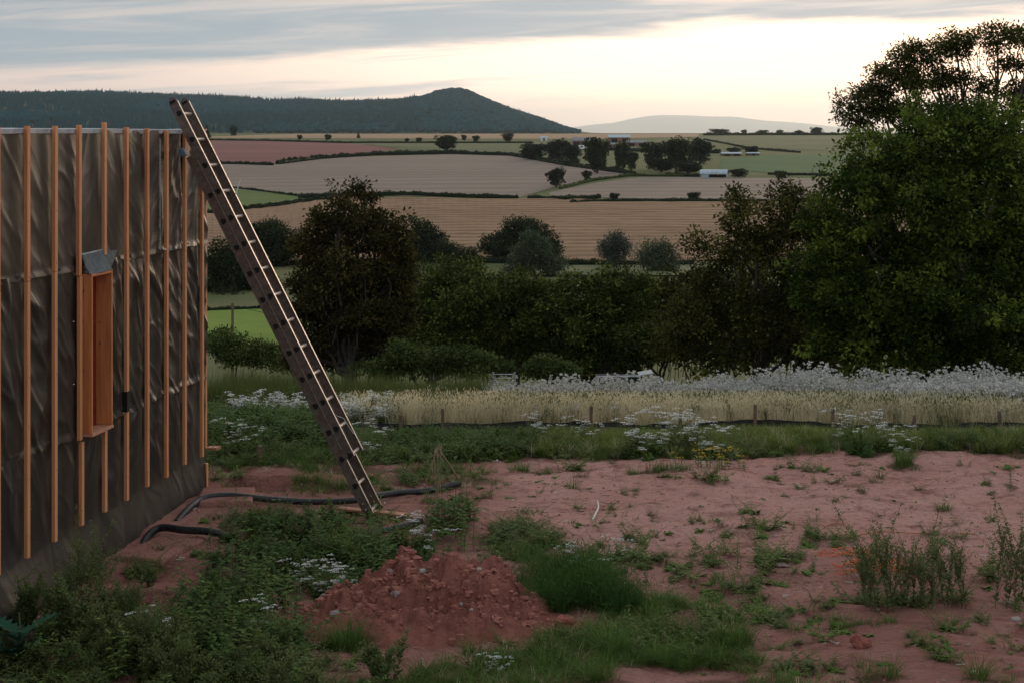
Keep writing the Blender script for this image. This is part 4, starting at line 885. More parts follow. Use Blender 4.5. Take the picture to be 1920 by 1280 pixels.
def rail(a0, a1, b, c, round_top=False, side=1):
    # channel rail: web plus two flanges; outer colour holds polish and caught sky light
    mb = MB(); 
    if round_top:
        n = 10; prof_ = [(a0, c-RD+.004), (a0, c-.004)]+[(a1-.05+.05*math.sin(t), c-RD/2+(RD/2-.004)*math.cos(t)) for t in np.linspace(0, np.pi, n)]
    else: prof_ = [(a0, c-RD+.004), (a0, c-.004), (a1, c-.004), (a1, c-RD+.004)]
    k = len(prof_); V = [lp(p, b, q) for p, q in prof_]+[lp(p, b+.006, q) for p, q in prof_]
    mb.add(V, [list(range(k))]); mb.add(V, [list(range(2*k-1, k-1, -1))]); i = np.arange(k); j = (i+1) % k; mb.add(V, np.stack([i, i+k, j+k, j], -1))
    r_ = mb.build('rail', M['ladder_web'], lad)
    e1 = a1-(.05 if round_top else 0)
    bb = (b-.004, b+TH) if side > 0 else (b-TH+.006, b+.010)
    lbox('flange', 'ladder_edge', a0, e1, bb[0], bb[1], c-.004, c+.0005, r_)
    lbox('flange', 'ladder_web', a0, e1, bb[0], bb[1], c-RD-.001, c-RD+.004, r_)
    return r_
C_UP, C_LO = 0.0, -RD-.004
C_UP = RD*.92; C_LO = 0.0-.004*0
RS = .2665
a_lo_top = LL*((965-291)/(965-187))
up_bot = LL*((965-866)/(965-187)); up_bot_far = LL*((965-866)/(965-187))
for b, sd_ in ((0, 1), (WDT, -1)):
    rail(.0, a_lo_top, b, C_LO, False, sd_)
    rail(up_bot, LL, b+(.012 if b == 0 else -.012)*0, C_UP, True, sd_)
    lbox('foot', 'black_hole', -.03, .004, b-.008, b+.026, C_LO-RD+.002, C_LO-.002, bev=.004)
def rung(a, c):
    mb = MB(); n = 12; rO, rI = .0155, .0115; th_ = np.linspace(0, 2*np.pi, n, endpoint=False)
    def ring(r, b): return np.array([lp(a+r*math.cos(t), b, c-RD*.5+r*1.15*max(-.55, math.sin(t))) for t in th_])
    A = ring(rO, -.006); B = ring(rO, WDT+.012); i = np.arange(n); j = (i+1) % n
    mb.add(np.vstack([A, B]), np.stack([i, i+n, j+n, j], -1), 0, sm=True)
    Ai = ring(.0255, -.0062); Aj = ring(.0255, -.0015); mb.add(Ai, [list(range(n))[::-1]], 1); mb.add(np.vstack([Ai, Aj]), np.stack([i, i+n, j+n, j], -1), 1)  # black disc painted in place of the shade inside the hollow rung
    Bi = ring(rI, WDT+.012); mb.add(Bi, [list(range(n))], 1)
    mb.build('rung', [M['ladder_rung'], M['black_hole']], lad)
for k in range(14): rung(LL-.165-k*RS, C_UP)
for k in range(13):
    a = LL-.165-14*RS-.0+ .0 + RS*0 - RS*(1-k) + RS
    a = (LL-.165-13*RS)-RS*2+k*RS
    if a < a_lo_top-.03: rung(a, C_LO)
for b in (-.007, WDT+.001):
    lbox('bolt', 'ladder_rung', .05, .064, b-.003, b+.006, C_LO-.055, C_LO-.04)
    lbox('bolt', 'ladder_rung', .11, .122, b-.003, b+.006, C_LO-.055, C_LO-.043)
    lbox('end_pad', 'black_hole', LL-.055, LL-.03, b-.003, b+.008, C_UP-.075, C_UP-.02)
    lbox('bracket', 'ladder_web', a_lo_top-.05, a_lo_top+.04, b-.006, b+.008, C_LO-.03, C_UP-.05)
lbox('bracket', 'ladder_web', up_bot+.02, up_bot+.10, -.008, -.001, C_LO-.02, C_UP-.05)
lbox('hook', 'blue', a_lo_top+.02, a_lo_top+.10, -.03, .012, C_LO-RD-.03, C_LO-RD+.02, bev=.01)
mb = MB(); A_ = LL*.755; tube(mb, [lp(A_, WDT+.01, C_UP), lp(A_+.04, WDT+.03, C_UP+.03), lp(A_+.11, WDT+.05, C_UP+.09)], .005, 6); mb.build('rope', M['rope'], lad)
mb = MB(); A_ = up_bot+.13; tube(mb, [lp(A_+.26, WDT-.01, C_UP-.09), lp(A_+.2, WDT-.012, C_UP-.03), lp(A_+.1, WDT-.01, C_UP-.02), lp(A_+.03, WDT-.01, C_UP-.01)], .004, 6); mb.build('rope', M['rope'], lad)

# ------------------------------------------------------------------ loose things on the soil
def gpt(px, py, dz=0): x, y, z = gnd(px, py); return np.array([x, y, z+dz])
def spline(P, n=60):
    P = np.array(P, float); t = np.linspace(0, len(P)-1, n); out = []
    for q in t:
        i = min(int(q), len(P)-2); f = q-i; p0 = P[max(i-1, 0)]; p1 = P[i]; p2 = P[i+1]; p3 = P[min(i+2, len(P)-1)]
        out.append(.5*((2*p1)+(-p0+p2)*f+(2*p0-5*p1+4*p2-p3)*f*f+(-p0+3*p1-3*p2+p3)*f**3))
    return np.array(out)
def ribbed(P, r): k = len(P); return np.array([r*(1+.05*math.sin(i*2.2)) for i in range(k)])
P = spline([gpt(330,975,-.02), gpt(355,958,.03), gpt(385,945,.07), gpt(430,940,.07), gpt(500,944,.045), (gpt(580,948,.04)), gpt(660,945,.04), gpt(740,935,.035), gpt(800,925,.03), gpt(862,912,.03)], 260)
tag(MB().build if False else tube(MB(), P, ribbed(P, .030), 10).build('drain_pipe', M['pipe']), 'black corrugated pipe running from the house corner behind the ladder foot', 'pipe')
P = spline([gpt(262,1020,-.05), gpt(275,1012,.02), gpt(300,1004,.07), gpt(345,1006,.06), gpt(410,1010,.05), gpt(480,1013,.02), gpt(560,1012,.02), gpt(700,998,.03), gpt(790,982,.03)], 220)
tag(tube(MB(), P, ribbed(P, .032), 10).build('drain_pipe', M['pipe']), 'black pipe looping out of the membrane in front of the corner, half lost in weeds', 'pipe')
def plank(name, a, b, wdt, th, m, label, cat='plank'):
    a = np.array(a, float); b = np.array(b, float); d = b-a; sd_ = unit(np.cross(d, [0, 0, 1.]))*wdt; mb = MB(); box(mb, a, d, -sd_, np.cross(unit(d), -unit(sd_))*th*1.0)
    o = mb.build(name, M[m]); b_ = o.modifiers.new('bevel', 'BEVEL'); b_.width = .003; return tag(o, label, cat)
plank('wood_plank', gpt(628,962,.03), gpt(752,972,.03), .10, .022, 'timber_pink', 'short orange plank lying under the foot of the ladder')
plank('wood_offcut', gpt(385,868,.13), gpt(406,868,.13), .12, .03, 'timber_pink', 'orange wood offcut at the bottom end of the corner batten')
q = gpt(486,906); mb = MB(); aabox(mb, -.022, .022, -.022, .022, -.1, .19); o = mb.build('wooden_stake', M['timber_old']); o.location = q; o.rotation_euler = (.03, .05, .3); tag(o, 'weathered square wooden peg in the soil right of the house corner', 'peg')
P = spline([gpt(1111,978,.02), gpt(1117,968,.03), gpt(1122,958,.04), gpt(1120,948,.05)], 16); tag(tube(MB(), P, np.linspace(.010, .006, 16), 7).build('bent_stick', M['rope']), 'pale curved stick lying alone on the bare red soil', 'stick')
P = spline([gpt(866,912,.02)+np.array([-.25*q, .02*q, .38*q]) for q in (0, .35, .7, 1)], 14); tag(tube(MB(), P, .010, 6).build('thin_pole', M['stem_dry']), 'thin dark cane slanting out of the weeds right of the ladder', 'cane')
for i, (pts, lab) in enumerate([([(1590,1010),(1650,1004),(1720,1004),(1790,1008)], 'long thin dead twig on the soil behind the tall right hand weeds'), ([(1800,1005),(1830,1012),(1850,1025)], 'crooked forked twig on the soil right of the long twig'), ([(1545,990),(1570,988),(1590,992)], 'short dark twig on the soil left of the tall weeds')]):
    P = spline([gpt(x, y, .02+.02*(k % 2)) for k, (x, y) in enumerate(pts)], 20); tag(tube(MB(), P, np.linspace(.009, .004, 20), 5).build('dead_twig', M['timber_pink']), lab, 'twig')
mb = MB(); b_ = gpt(818, 925); rng = np.random.default_rng(4)
for q in range(3):
    P = spline([b_+[.02*q, 0, 0], b_+[-.01+.02*q, 0, .2], b_+[-.02+.03*q, .02, .42+.03*q], b_+[.01-.05*q, 0, .36-.1*q], b_+[.02-.05*q, 0, .2-.05*q]], 16); tube(mb, P, np.linspace(.006, .003, 16), 5, cap=False)
    leaves(mb, P[6:15:2], unit(rng.normal(size=(5, 3))-[0, 0, 1.]), .08, .016)
tag(mb.build('dead_stalk', M['stem_pale']), 'bent over pale dead stalk standing in the weeds right of the ladder', 'dead plant')
# orange netting
mb = MB(); rng = np.random.default_rng(5); c0 = gpt(1622,1062)
for k in range(34):
    a = rng.random()*.5-.25; b = rng.random()*.7-.35; L = .12+.2*rng.random(); th_ = rng.choice([.25, -.5])+rng.normal()*.2
    P = np.array([c0+[a+L*t*math.cos(th_), b+L*t*math.sin(th_)*1.4, .03+.04*rng.random()+.02*math.sin(t*5)] for t in np.linspace(-.5, .5, 6)]); tube(mb, P, .0042, 4, cap=False)
tag(mb.build('orange_netting', M['net']), 'torn scrap of orange plastic netting half buried left of the tall weeds', 'netting')
# clods
def lump(n, r, seed, sq=.8, rough=.35):
    rng = np.random.default_rng(seed); nu_, nv_ = n, n//2+1; th_ = np.linspace(0, 2*np.pi, nu_, endpoint=False)[None]; ph = np.linspace(0.001, np.pi-.001, nv_)[:, None]
    D = np.stack([np.sin(ph)*np.cos(th_), np.sin(ph)*np.sin(th_), np.cos(ph)+0*th_], -1); k = rng.random(3)*50
    h = 1+rough*(fbm(D[..., 0]*1.6+k[0], D[..., 1]*1.6+D[..., 2]*1.3+k[1], 3, seed)); V = D*h[..., None]*r*np.array([1, .9, sq])
    i = np.arange(nv_-1)[:, None]*nu_; j = np.arange(nu_)[None]; kk = (j+1) % nu_
    return V.reshape(-1, 3), np.stack([i+j, i+nu_+j, i+nu_+kk, i+kk], -1).reshape(-1, 4)
def rock(px, py, r, m, label, name, seed, dz=.3, sq=.8, n=14):
    V, Fq = lump(n, r, seed, sq, .6); o = MB().add(V, Fq, sm=False).build(name, M[m]); o.location = gpt(px, py, r*dz); return tag(o, label, 'stone' if name == 'stone' else 'clod')
rock(1613,1212,.065,'clod','fist sized dark red clod alone on the soil at the lower right','soil_clod',3, n=20)
rock(1062,1172,.075,'clod','low red clod between the mound and the feathery plant','soil_clod',4, n=20)
rock(1085,1180,.05,'clod','smaller red clod right beside the low one near the feathery plant','soil_clod',5, n=20)
rock(1465,1062,.06,'rock','flat pale pink slab half buried between the weeds','stone',6, sq=.25, n=16)
rock(1905,1163,.035,'rock','pale stone at the right edge below the tall weeds','stone',8, sq=.6)
rock(1825,1262,.025,'rock','small pale stone near the lower right corner','stone',9, sq=.5)
# red dusted slabs beside the house
for (px, py, w, d, h, rz, lab) in ((300,1035,.75,.42,.05,1.25,'flat red dusted slab below the near pipe beside the membrane'), (425,935,.50,.60,.05,.1,'flat red slab edging the hollow at the far house corner'), (245,1163,.75,.20,.06,.02,'red slab above the dark hollow in the left foreground')):
    mb = MB(); aabox(mb, -w/2, w/2, -d/2, d/2, -h, h*.6); o = mb.build('earth_slab', M['ground']); o.location = gpt(px, py, .02); o.rotation_euler = (0, 0, rz); b_ = o.modifiers.new('bevel', 'BEVEL'); b_.width = .02; b_.segments = 2; tag(o, lab, 'slab')
# mound of earth
mc = gpt(795,1150); W_, D_, H_ = 1.72, 1.15, .40
xs = np.linspace(-1.15, 1.15, 230); ys = np.linspace(-.75, .75, 150); Xm, Ym = np.meshgrid(xs, ys)
def bumpf(x, y, cx, cy, rx, ry, h): return h*np.exp(-(((x-cx)/rx)**2+((y-cy)/ry)**2)**1.3)
def plat(x, y, cx, cy, rx, ry, h): return h*(1-ss(np.sqrt(((x-cx)/rx)**2+((y-cy)/ry)**2)+.25*fbm(x*3.3, y*3.3, 2, int(cx*90)+300), .52, 1.0))
Hm = np.maximum.reduce([plat(Xm, Ym, .04, .16, .42, .42, .335), plat(Xm, Ym, .40, .14, .38, .40, .30), plat(Xm, Ym, -.20, .10, .40, .40, .26), plat(Xm, Ym, -.54, .03, .38, .36, .19), plat(Xm, Ym, .68, .10, .30, .30, .17), plat(Xm, Ym, .0, -.12, 1.12, .60, .13)])
foot = np.exp(-((Xm/(1.0+.25*fbm(Xm*3, Ym*3, 3, 71)))**4+(Ym/(.62+.3*fbm(Xm*4, Ym*4, 3, 72)))**4)); amp_ = ss(Hm, .01, .16)
Hm = Hm*(1+.30*fbm(Xm*4.5, Ym*4.5, 3, 61))+amp_*(.13*fbm(Xm*6, Ym*6, 3, 62)+.13*(np.clip(.22-np.abs(fbm(Xm*11, Ym*11, 2, 63)), 0, 1)-.08)+.060*fbm(Xm*17, Ym*17, 4, 64, .62))
Zm = T(Xm+mc[0], Ym+mc[1])-mc[2]+Hm*foot-.03*(1-ss(foot, .1, .7))
i = np.arange(149)[:, None]*230+np.arange(229)[None]
def mound_mat():
    m = bpy.data.materials.new('mound'); m.use_nodes = True; t = m.node_tree; t.nodes.clear(); p = N(t, 'ShaderNodeBsdfPrincipled'); out = N(t, 'ShaderNodeOutputMaterial')
    co = N(t, 'ShaderNodeTexCoord').outputs['Object']; a = noise(t, co, 5, 5, .6); b = noise(t, co, 45, 5, .7)
    c = mixc(t, sstep(t, a, .35, .65), (.33, .130, .100), (.24, .088, .067)); c = mixc(t, math_(t, 'MULTIPLY', sstep(t, b, .5, .75), .6), c, (.15, .048, .037))
    t.links.new(c, p.inputs['Base Color']); p.inputs['Roughness'].default_value = .97; p.inputs['Specular IOR Level'].default_value = .08
    bm = N(t, 'ShaderNodeBump'); bm.inputs['Strength'].default_value = .9; bm.inputs['Distance'].default_value = .03; t.links.new(b, bm.inputs['Height']); t.links.new(bm.outputs[0], p.inputs['Normal']); t.links.new(p.outputs[0], out.inputs[0]); return m
M['mound'] = mound_mat()
o = MB().add(np.stack([Xm, Ym, Zm], -1).reshape(-1, 3), np.stack([i, i+1, i+231, i+230], -1).reshape(-1, 4), sm=True).build('earth_mound', M['mound']); o.location = mc
tag(o, 'crumbly heap of dug red earth in the foreground', 'earth mound')
cpg = [MB().add(*lump(8, 1.0, 140+k, .6, .8)).mesh('crumb', M['crumb']) for k in range(4)]; M['mound_clod'] = mat('mound_clod', (.32, .125, .096), .97, rnd=(.24, .088, .067)); cp = [MB().add(*lump(7, 1.0, 100+k, .7, 1.3)).mesh('clod', M['mound_clod']) for k in range(4)]; rp = [MB().add(*lump(8, 1.0, 120+k, .6, .8)).mesh('stone', M['rock']) for k in range(3)]
n = 2600; a = np.clip(RNG.normal(size=(n, 2))*np.array([.56, .32]), -1.1, 1.1)*np.array([1, .62]); a[:, 1] -= .04; zz = []
ix = np.clip(((a[:, 0]+1.15)/2.3*229).astype(int), 0, 229); iy = np.clip(((a[:, 1]+.75)/1.5*149).astype(int), 0, 149)
pts = np.stack([a[:, 0]+mc[0], a[:, 1]+mc[1], Zm[iy, ix]+mc[2]+.003], -1); sc = .004+.040*RNG.random(n)**7; vi = np.where(RNG.random(n) < .97, RNG.integers(0, 4, n), 4+RNG.integers(0, 3, n))
scatter('loose_clods', cp+rp, pts, RNG.random(n)*6.28, sc, vi, 'loose crumbs and small stones over the red earth heap', 'soil crumbs')
n = 5200; Yp = 10.3+8.2*RNG.random(n)**.9; Xp = (RNG.random(n)*1.0-.36)*Yp*.62; vi = np.where(RNG.random(n) < .8, RNG.integers(0, 4, n), 4+RNG.integers(0, 3, n))
scatter('gravel', cpg+rp, np.stack([Xp, Yp, T(Xp, Yp)+.002], -1), RNG.random(n)*6.28, (.003+.013*RNG.random(n)**5), vi, 'scattered pebbles and crumbs on the bare red soil', 'gravel')

def litter(seed):
    rng = np.random.default_rng(seed); mb = MB(); L = 1.0; n = 5
    P = np.stack([np.linspace(-.5, .5, n), .12*rng.normal(size=n), .06*rng.random(n)], -1); tube(mb, P, .022+.02*rng.random(), 4, cap=False); 
    if seed % 2: leaves(mb, P[2:3], unit(np.array([[.6, .5, .3]])), .45, .2)
    return mb.mesh('litter', M['stem_dry'] if seed % 3 else M['rope'])
n = 1500; Yp = 10.2+8.4*RNG.random(n)**.9; Xp = (RNG.random(n)*1.0-.36)*Yp*.62
scatter('dry_litter', [litter(k) for k in range(6)], np.column_stack([Xp, Yp, T(Xp, Yp)+.008]), RNG.random(n)*6.28, .015+.07*RNG.random(n)**2.5, RNG.integers(0, 6, n), 'bits of dry stalk and dead leaves lying on the bare red soil', 'litter')
# ------------------------------------------------------------------ plants (prototypes)
def blade(mb, rng, n, h, w, spread, m=0, curve=.6, rad=.03, seg=3):
    a = rng.random(n)*6.28; r = rad*rng.random(n)**.5; B = np.stack([r*np.cos(a), r*np.sin(a), 0*a], -1)
    a2 = a+rng.normal(size=n)*.6; out = np.stack([np.cos(a2), np.sin(a2), 0*a], -1); hh = h*(.5+.6*rng.random(n)); sp = spread*(.2+rng.random(n))
    side = np.stack([-np.sin(a2), np.cos(a2), 0*a], -1); rows = []
    for k in range(seg+1):
        t = k/seg; c = B+out*(sp*hh*(t**1.8))[:, None]*1.0; c[:, 2] = hh*(t-curve*.35*sp*t*t*1.5)-.01
        ww = w*(1-t)**.6*(.9 if k else .7)/2; rows.append(c-side*ww); rows.append(c+side*ww)
    V = np.stack(rows, 1); F_ = []
    for k in range(seg): F_.append(np.stack([np.arange(n)*(2*seg+2)+2*k, np.arange(n)*(2*seg+2)+2*k+1, np.arange(n)*(2*seg+2)+2*k+3, np.arange(n)*(2*seg+2)+2*k+2], -1))
    v = rng.random(n)
    mb.add(V.reshape(-1, 3), np.concatenate(F_), m, np.tile(v, seg)); return mb
def proto_grass(seed, h, w=.006, n=34, m='grass_green', spread=.7, rad=.04): rng = np.random.default_rng(seed); return blade(MB(), rng, n, h, w, spread, rad=rad).mesh('grass_tuft', M[m])
def proto_rosette(seed, L=.09, m='leaf_weed', n=16):
    rng = np.random.default_rng(seed); mb = MB()
    for k in range(n):
        a = rng.random()*6.28; e = .1+.7*rng.random(); D = np.array([math.cos(a)*math.cos(e), math.sin(a)*math.cos(e), math.sin(e)]); l = L*(.6+.6*rng.random()); B = rng.normal(size=3)*np.array([.018, .018, 0])
        leaf3(mb, B, D, l, l*.42, rng)
    return mb.mesh('leaf_rosette', M[m])
def leaf3(mb, B, D, l, w, rng, m=0, droop=.35, v=None, jag=0.0):
    D = unit(np.array(D, float)); S = unit(np.cross(D, [0, 0, 1.])+rng.normal(size=3)*.15); U = unit(np.cross(S, D)); pts = []
    prof_ = ((0, .08), (.3, .85), (.6, .95), (.85, .5)); 
    for t, ww in prof_:
        c = B+D*l*t-np.array([0, 0, 1.])*droop*l*t*t; pts += [c-S*w*.5*ww+U*w*.12, c+S*w*.5*ww+U*w*.12]
    pts.append(B+D*l-np.array([0, 0, 1.])*droop*l); q = rng.random() if v is None else v
    mb.add(pts, [[0, 1, 3, 2], [2, 3, 5, 4], [4, 5, 7, 6]], m, q); mb.add(pts, [[6, 7, 8]], m, q)
def stalk(mb, rng, h, base=(0, 0, 0), lean=None, r=.004, leaf=.06, lw=.4, n=14, t0=.15, m_leaf=0, m_stem=1, droop=.4, fl=None, opp=True, small_top=True, elev=.5, npl=2):
    base = np.array(base, float); ln = rng.normal(size=2)*.10 if lean is None else lean; t = np.linspace(0, 1, 6)[:, None]
    P = base+np.hstack([ln[0]*h*t**1.6, ln[1]*h*t**1.6, h*t]); P[:, :2] += rng.normal(size=(6, 2))*h*.012
    tube(mb, P, np.linspace(r, r*.35, 6), 4, m_stem, rng.random(), cap=False); ph = rng.random()*6
    for k in range(n):
        f = t0+(1-t0)*(k+rng.random()*.5)/n; c = np.array([np.interp(f, t[:, 0], P[:, q]) for q in range(3)]); s = leaf*(1-.62*f if small_top else 1)*(.75+.5*rng.random())
        for j in range(npl):
            a = ph+k*2.4+j*(2*np.pi/npl); D = (math.cos(a)*math.cos(elev), math.sin(a)*math.cos(elev), math.sin(elev)); leaf3(mb, c, D, s, s*lw, rng, m_leaf, droop)
    return P
def seedspray(mb, rng, P, L, m, n=40, s=.008):
    t = .45+.55*rng.random(n); c = np.stack([np.interp(t*5, np.arange(6), P[:, q]) for q in range(3)], -1)+rng.normal(size=(n, 3))*np.array([.014, .014, .008])
    leaves(mb, c, unit(rng.normal(size=(n, 3))+[0, 0, .6]), s*1.6, s*1.2, mat=m)
def plant_nettle(seed, h=.35, k=3, leaf=.085):
    rng = np.random.default_rng(seed); mb = MB()
    for q in range(k): stalk(mb, rng, h*(.6+.5*rng.random()), rng.normal(size=3)*np.array([.05, .05, 0]), leaf=leaf, lw=.45, n=9, t0=.1, r=.003)
    return mb
def plant_spread(seed, h=.16, k=7, leaf=.05, n=8, lw=.45):
    rng = np.random.default_rng(seed); mb = MB()
    for q in range(k):
        a = rng.random()*6.28; l = .5+1.3*rng.random(); stalk(mb, rng, h*(.4+.7*rng.random()), rng.normal(size=3)*np.array([.04, .04, 0]), leaf=leaf*(.7+.6*rng.random()), lw=lw, n=n, t0=.15, r=.0022, lean=np.array([math.cos(a), math.sin(a)])*l, elev=.25, droop=.25)
    return mb
def plant_fathen(seed, h=.7, k=5, br=True):
    rng = np.random.default_rng(seed); mb = MB()
    for q in range(k):
        P = stalk(mb, rng, h*(.65+.45*rng.random()), rng.normal(size=3)*np.array([.05, .05, 0]), leaf=.060, lw=.5, n=22, t0=.04, r=.0032, elev=.7, droop=.1, lean=rng.normal(size=2)*.16)
        seedspray(mb, rng, P, h, 0, 70, .010)
        if br:
            for j in range(8):
                f = .08+.55*rng.random(); c = np.array([np.interp(f*5, np.arange(6), P[:, x]) for x in range(3)]); a = rng.random()*6.28
                Q = stalk(mb, rng, h*.36*(1.2-f), c, leaf=.036, n=9, r=.002, lean=np.array([math.cos(a), math.sin(a)])*.7, elev=.8); seedspray(mb, rng, Q, h, 0, 30, .009)
    return mb
def umbel(mb, rng, c, r, m, n=26):
    a = rng.random(n)*6.28; q = r*rng.random(n)**.5; P = np.stack([c[0]+q*np.cos(a), c[1]+q*np.sin(a), c[2]+.15*(r-q)+rng.normal(size=n)*.003], -1)
    D = unit(np.stack([np.cos(a), np.sin(a), .3+0*a], -1)); leaves(mb, P, D, r*.42, r*.38, np.tile([0, 0, 1.], (n, 1))+rng.normal(size=(n, 3))*.2, m)
def plant_yarrow(seed, h=.3, k=5, hr=.03, leaf=.05):
    rng = np.random.default_rng(seed); mb = MB()
    for q in range(k):
        P = stalk(mb, rng, h*(.30+.75*rng.random()), rng.normal(size=3)*np.array([.09, .09, 0]), leaf=leaf*1.7, lw=.32, n=13, t0=.05, r=.0028, lean=rng.normal(size=2)*.18)
        for j in range(3): umbel(mb, rng, P[-1]+rng.normal(size=3)*np.array([.035, .035, .018]), hr*(.6+.5*rng.random()), 2)
    return mb
def plant_fluff(seed, h=.85, k=3):
    rng = np.random.default_rng(seed); mb = MB()
    for q in range(k):
        P = stalk(mb, rng, h*(.75+.35*rng.random()), rng.normal(size=3)*np.array([.07, .07, 0]), leaf=.12, lw=.30, n=11, t0=.05, r=.003)
        for j in range(4):
            c = P[-1]+rng.normal(size=3)*np.array([.08, .08, .07])-[0, 0, .03]; n = 8; leaves(mb, np.tile(c, (n, 1)), unit(rng.normal(size=(n, 3))*[1, 1, .6]+[0, 0, .5]), .046, .034, mat=2)
    return mb
def plant_feather(seed, h=.26, n=240):
    rng = np.random.default_rng(seed); mb = MB(); blade(mb, rng, n, h, .0035, 1.0, rad=.12, seg=3)
    a = rng.normal(size=(n*2, 3))*np.array([.11, .11, .05])+[0, 0, h*.5]; leaves(mb, a, unit(rng.normal(size=(n*2, 3))+[0, 0, 1.2]), .05, .004); return mb
def plant_yellow(seed):
    rng = np.random.default_rng(seed); mb = MB()
    for q in range(6):
        P = stalk(mb, rng, .10*(.6+.6*rng.random()), rng.normal(size=3)*np.array([.06, .06, 0]), leaf=.035, n=5, r=.002); umbel(mb, rng, P[-1], .024, 2, 12)
    return mb
def plant_reed(seed, h=.8, n=26): rng = np.random.default_rng(seed); return blade(MB(), rng, n, h, .011, .28, rad=.10)
def plant_straw(seed, h=.42, n=30):
    rng = np.random.default_rng(seed); mb = blade(MB(), rng, n, h, .0055, .42, rad=.12, seg=3); m = 26
    a = rng.normal(size=(m, 2))*.10; P = np.stack([a[:, 0], a[:, 1], h*(.72+.28*rng.random(m))], -1); leaves(mb, P, unit(rng.normal(size=(m, 3))*.4+[.3, 0, 1]), .05, .008); return mb
LW = [M['leaf_weed'], M['stem'], M['petal_white']]
pr = {
 'g': [proto_grass(300+k, .09+.03*k, n=46, spread=1.25, rad=.055, w=.005, m='grass_lush' if k % 2 else 'grass_green') for k in range(4)]+[proto_grass(306, .19, n=26, spread=1.7), proto_grass(307, .12, n=14, spread=1.5, m='grass_straw', w=.004)],
 'w': [proto_rosette(310, .08), proto_rosette(311, .11, n=12), plant_spread(312, .15, 8, .045).mesh('weed', LW), plant_spread(313, .20, 8, .06, lw=.35).mesh('weed', LW), proto_grass(314, .09, spread=1.4), plant_spread(315, .10, 9, .035).mesh('weed', LW), plant_spread(316, .18, 6, .05).mesh('weed', LW), proto_rosette(317, .06, n=20), plant_spread(318, .13, 8, .05).mesh('weed', [M['leaf_fathen'], M['stem'], M['fluff']])],
 'n': [(plant_nettle if k % 2 else plant_spread)(320+k, .15+.045*k, 4 if k % 2 else 8, .075+.006*k).mesh('nettle', [M['leaf_nettle'], M['stem']]) for k in range(4)]+[proto_rosette(325, .13, 'leaf_nettle'), proto_rosette(328, .15, 'leaf_weed', 10), proto_rosette(329, .09, 'leaf_fathen', 22), plant_fathen(326, .22, 3, False).mesh('weed', [M['leaf_weed'], M['stem']])],
 'f': [plant_feather(330+k, .24+.03*k).mesh('feather', M['leaf_feather']) for k in range(3)],
}
names = {'g': ('grass', 'short green grass in tufts on the red soil', 'grass'), 'w': ('low_weeds', 'low leafy weeds spreading over the red soil', 'weeds'),
         'n': ('nettle_bed', 'dense dark green weeds around the front of the house and the mound', 'weeds'), 'f': ('feathery_plants', 'dark feathery green clump right of the earth mound', 'plants')}
acc = {k: [] for k in 'gwnf'}
for (x, y, rx, ry, k, d) in PW:
    n = max(4, int(np.pi*rx*ry*d*1.15)); a = RNG.random(n)*6.28; r = RNG.random(n)**.55*1.12; P = np.stack([x+rx*r*np.cos(a), y+ry*r*np.sin(a)], -1)
    keep = (vn(P[:, 0]*2.3, P[:, 1]*2.3, 77)+.35*vn(P[:, 0]*7, P[:, 1]*7, 78) > -.20+.35*np.clip(r-.7, 0, 1)*1.6)
    q = (P[:, 0]-WA[0])*WN[0]+(P[:, 1]-WA[1])*WN[1]; keep &= (q > .07) | (P[:, 1] > 16.6)
    mq = ((P[:, 0]-mc[0])/.78)**2+((P[:, 1]-mc[1]-.02)/.42)**2; keep &= mq > 1
    P = P[keep]; s = (.75+.6*RNG.random(len(P)))*(1.12-.35*r[keep]); acc[k].append(np.column_stack([P, s]))
# the continuous strip at the back of the soil
n = 4200; Xs = -3.4+11*RNG.random(n); Ys = strip_edge(Xs)+(20.35-18.0)*RNG.random(n)**.9; kp = (Ys < 20.35); Xs, Ys = Xs[kp], Ys[kp]
isg = (vn(Xs*.8, Ys*.8, 81) > -.12) & (Xs > .6) | (RNG.random(len(Xs)) < .25)
hs = (.55+.6*RNG.random(len(Xs)))*(1-.62*ss(Ys, 19, 20.0))
acc['g'].append(np.column_stack([Xs[isg], Ys[isg], hs[isg]*1.15])); acc['w'].append(np.column_stack([Xs[~isg], Ys[~isg], hs[~isg]*1.0]))
m2 = (~isg) & (vn(Xs*1.1, Ys*1.1, 82) > .02); acc['n'].append(np.column_stack([Xs[m2], Ys[m2]+.05, hs[m2]*.8]))
# left side: denser greenery behind the ladder, Y 18-24
n = 1900; Xs = -4.2+5.0*RNG.random(n); Ys = 18.3+4.6*RNG.random(n); kq = (960+F*Xs/Ys < 660) | (Ys < 19.4); Xs, Ys = Xs[kq], Ys[kq]; acc['n'].append(np.column_stack([Xs, Ys, (.9+.6*RNG.random(len(Xs)))*(1-.45*(960+F*Xs/Ys > 620))]))
# stray sprigs over the bare soil
n = 300; Ys = 11+7*RNG.random(n); Xs = (RNG.random(n)*.36-.04)*Ys; acc['w'].append(np.column_stack([Xs, Ys, .3+.45*RNG.random(n)]))
for k in 'gwnf':
    A = np.vstack(acc[k]); n = len(A); nm, lab, cat = names[k]
    scatter(nm, pr[k], np.column_stack([A[:, 0], A[:, 1], T(A[:, 0], A[:, 1])-.005]), RNG.random(n)*6.28, A[:, 2], RNG.integers(0, len(pr[k]), n), lab, cat, tilt=.12)
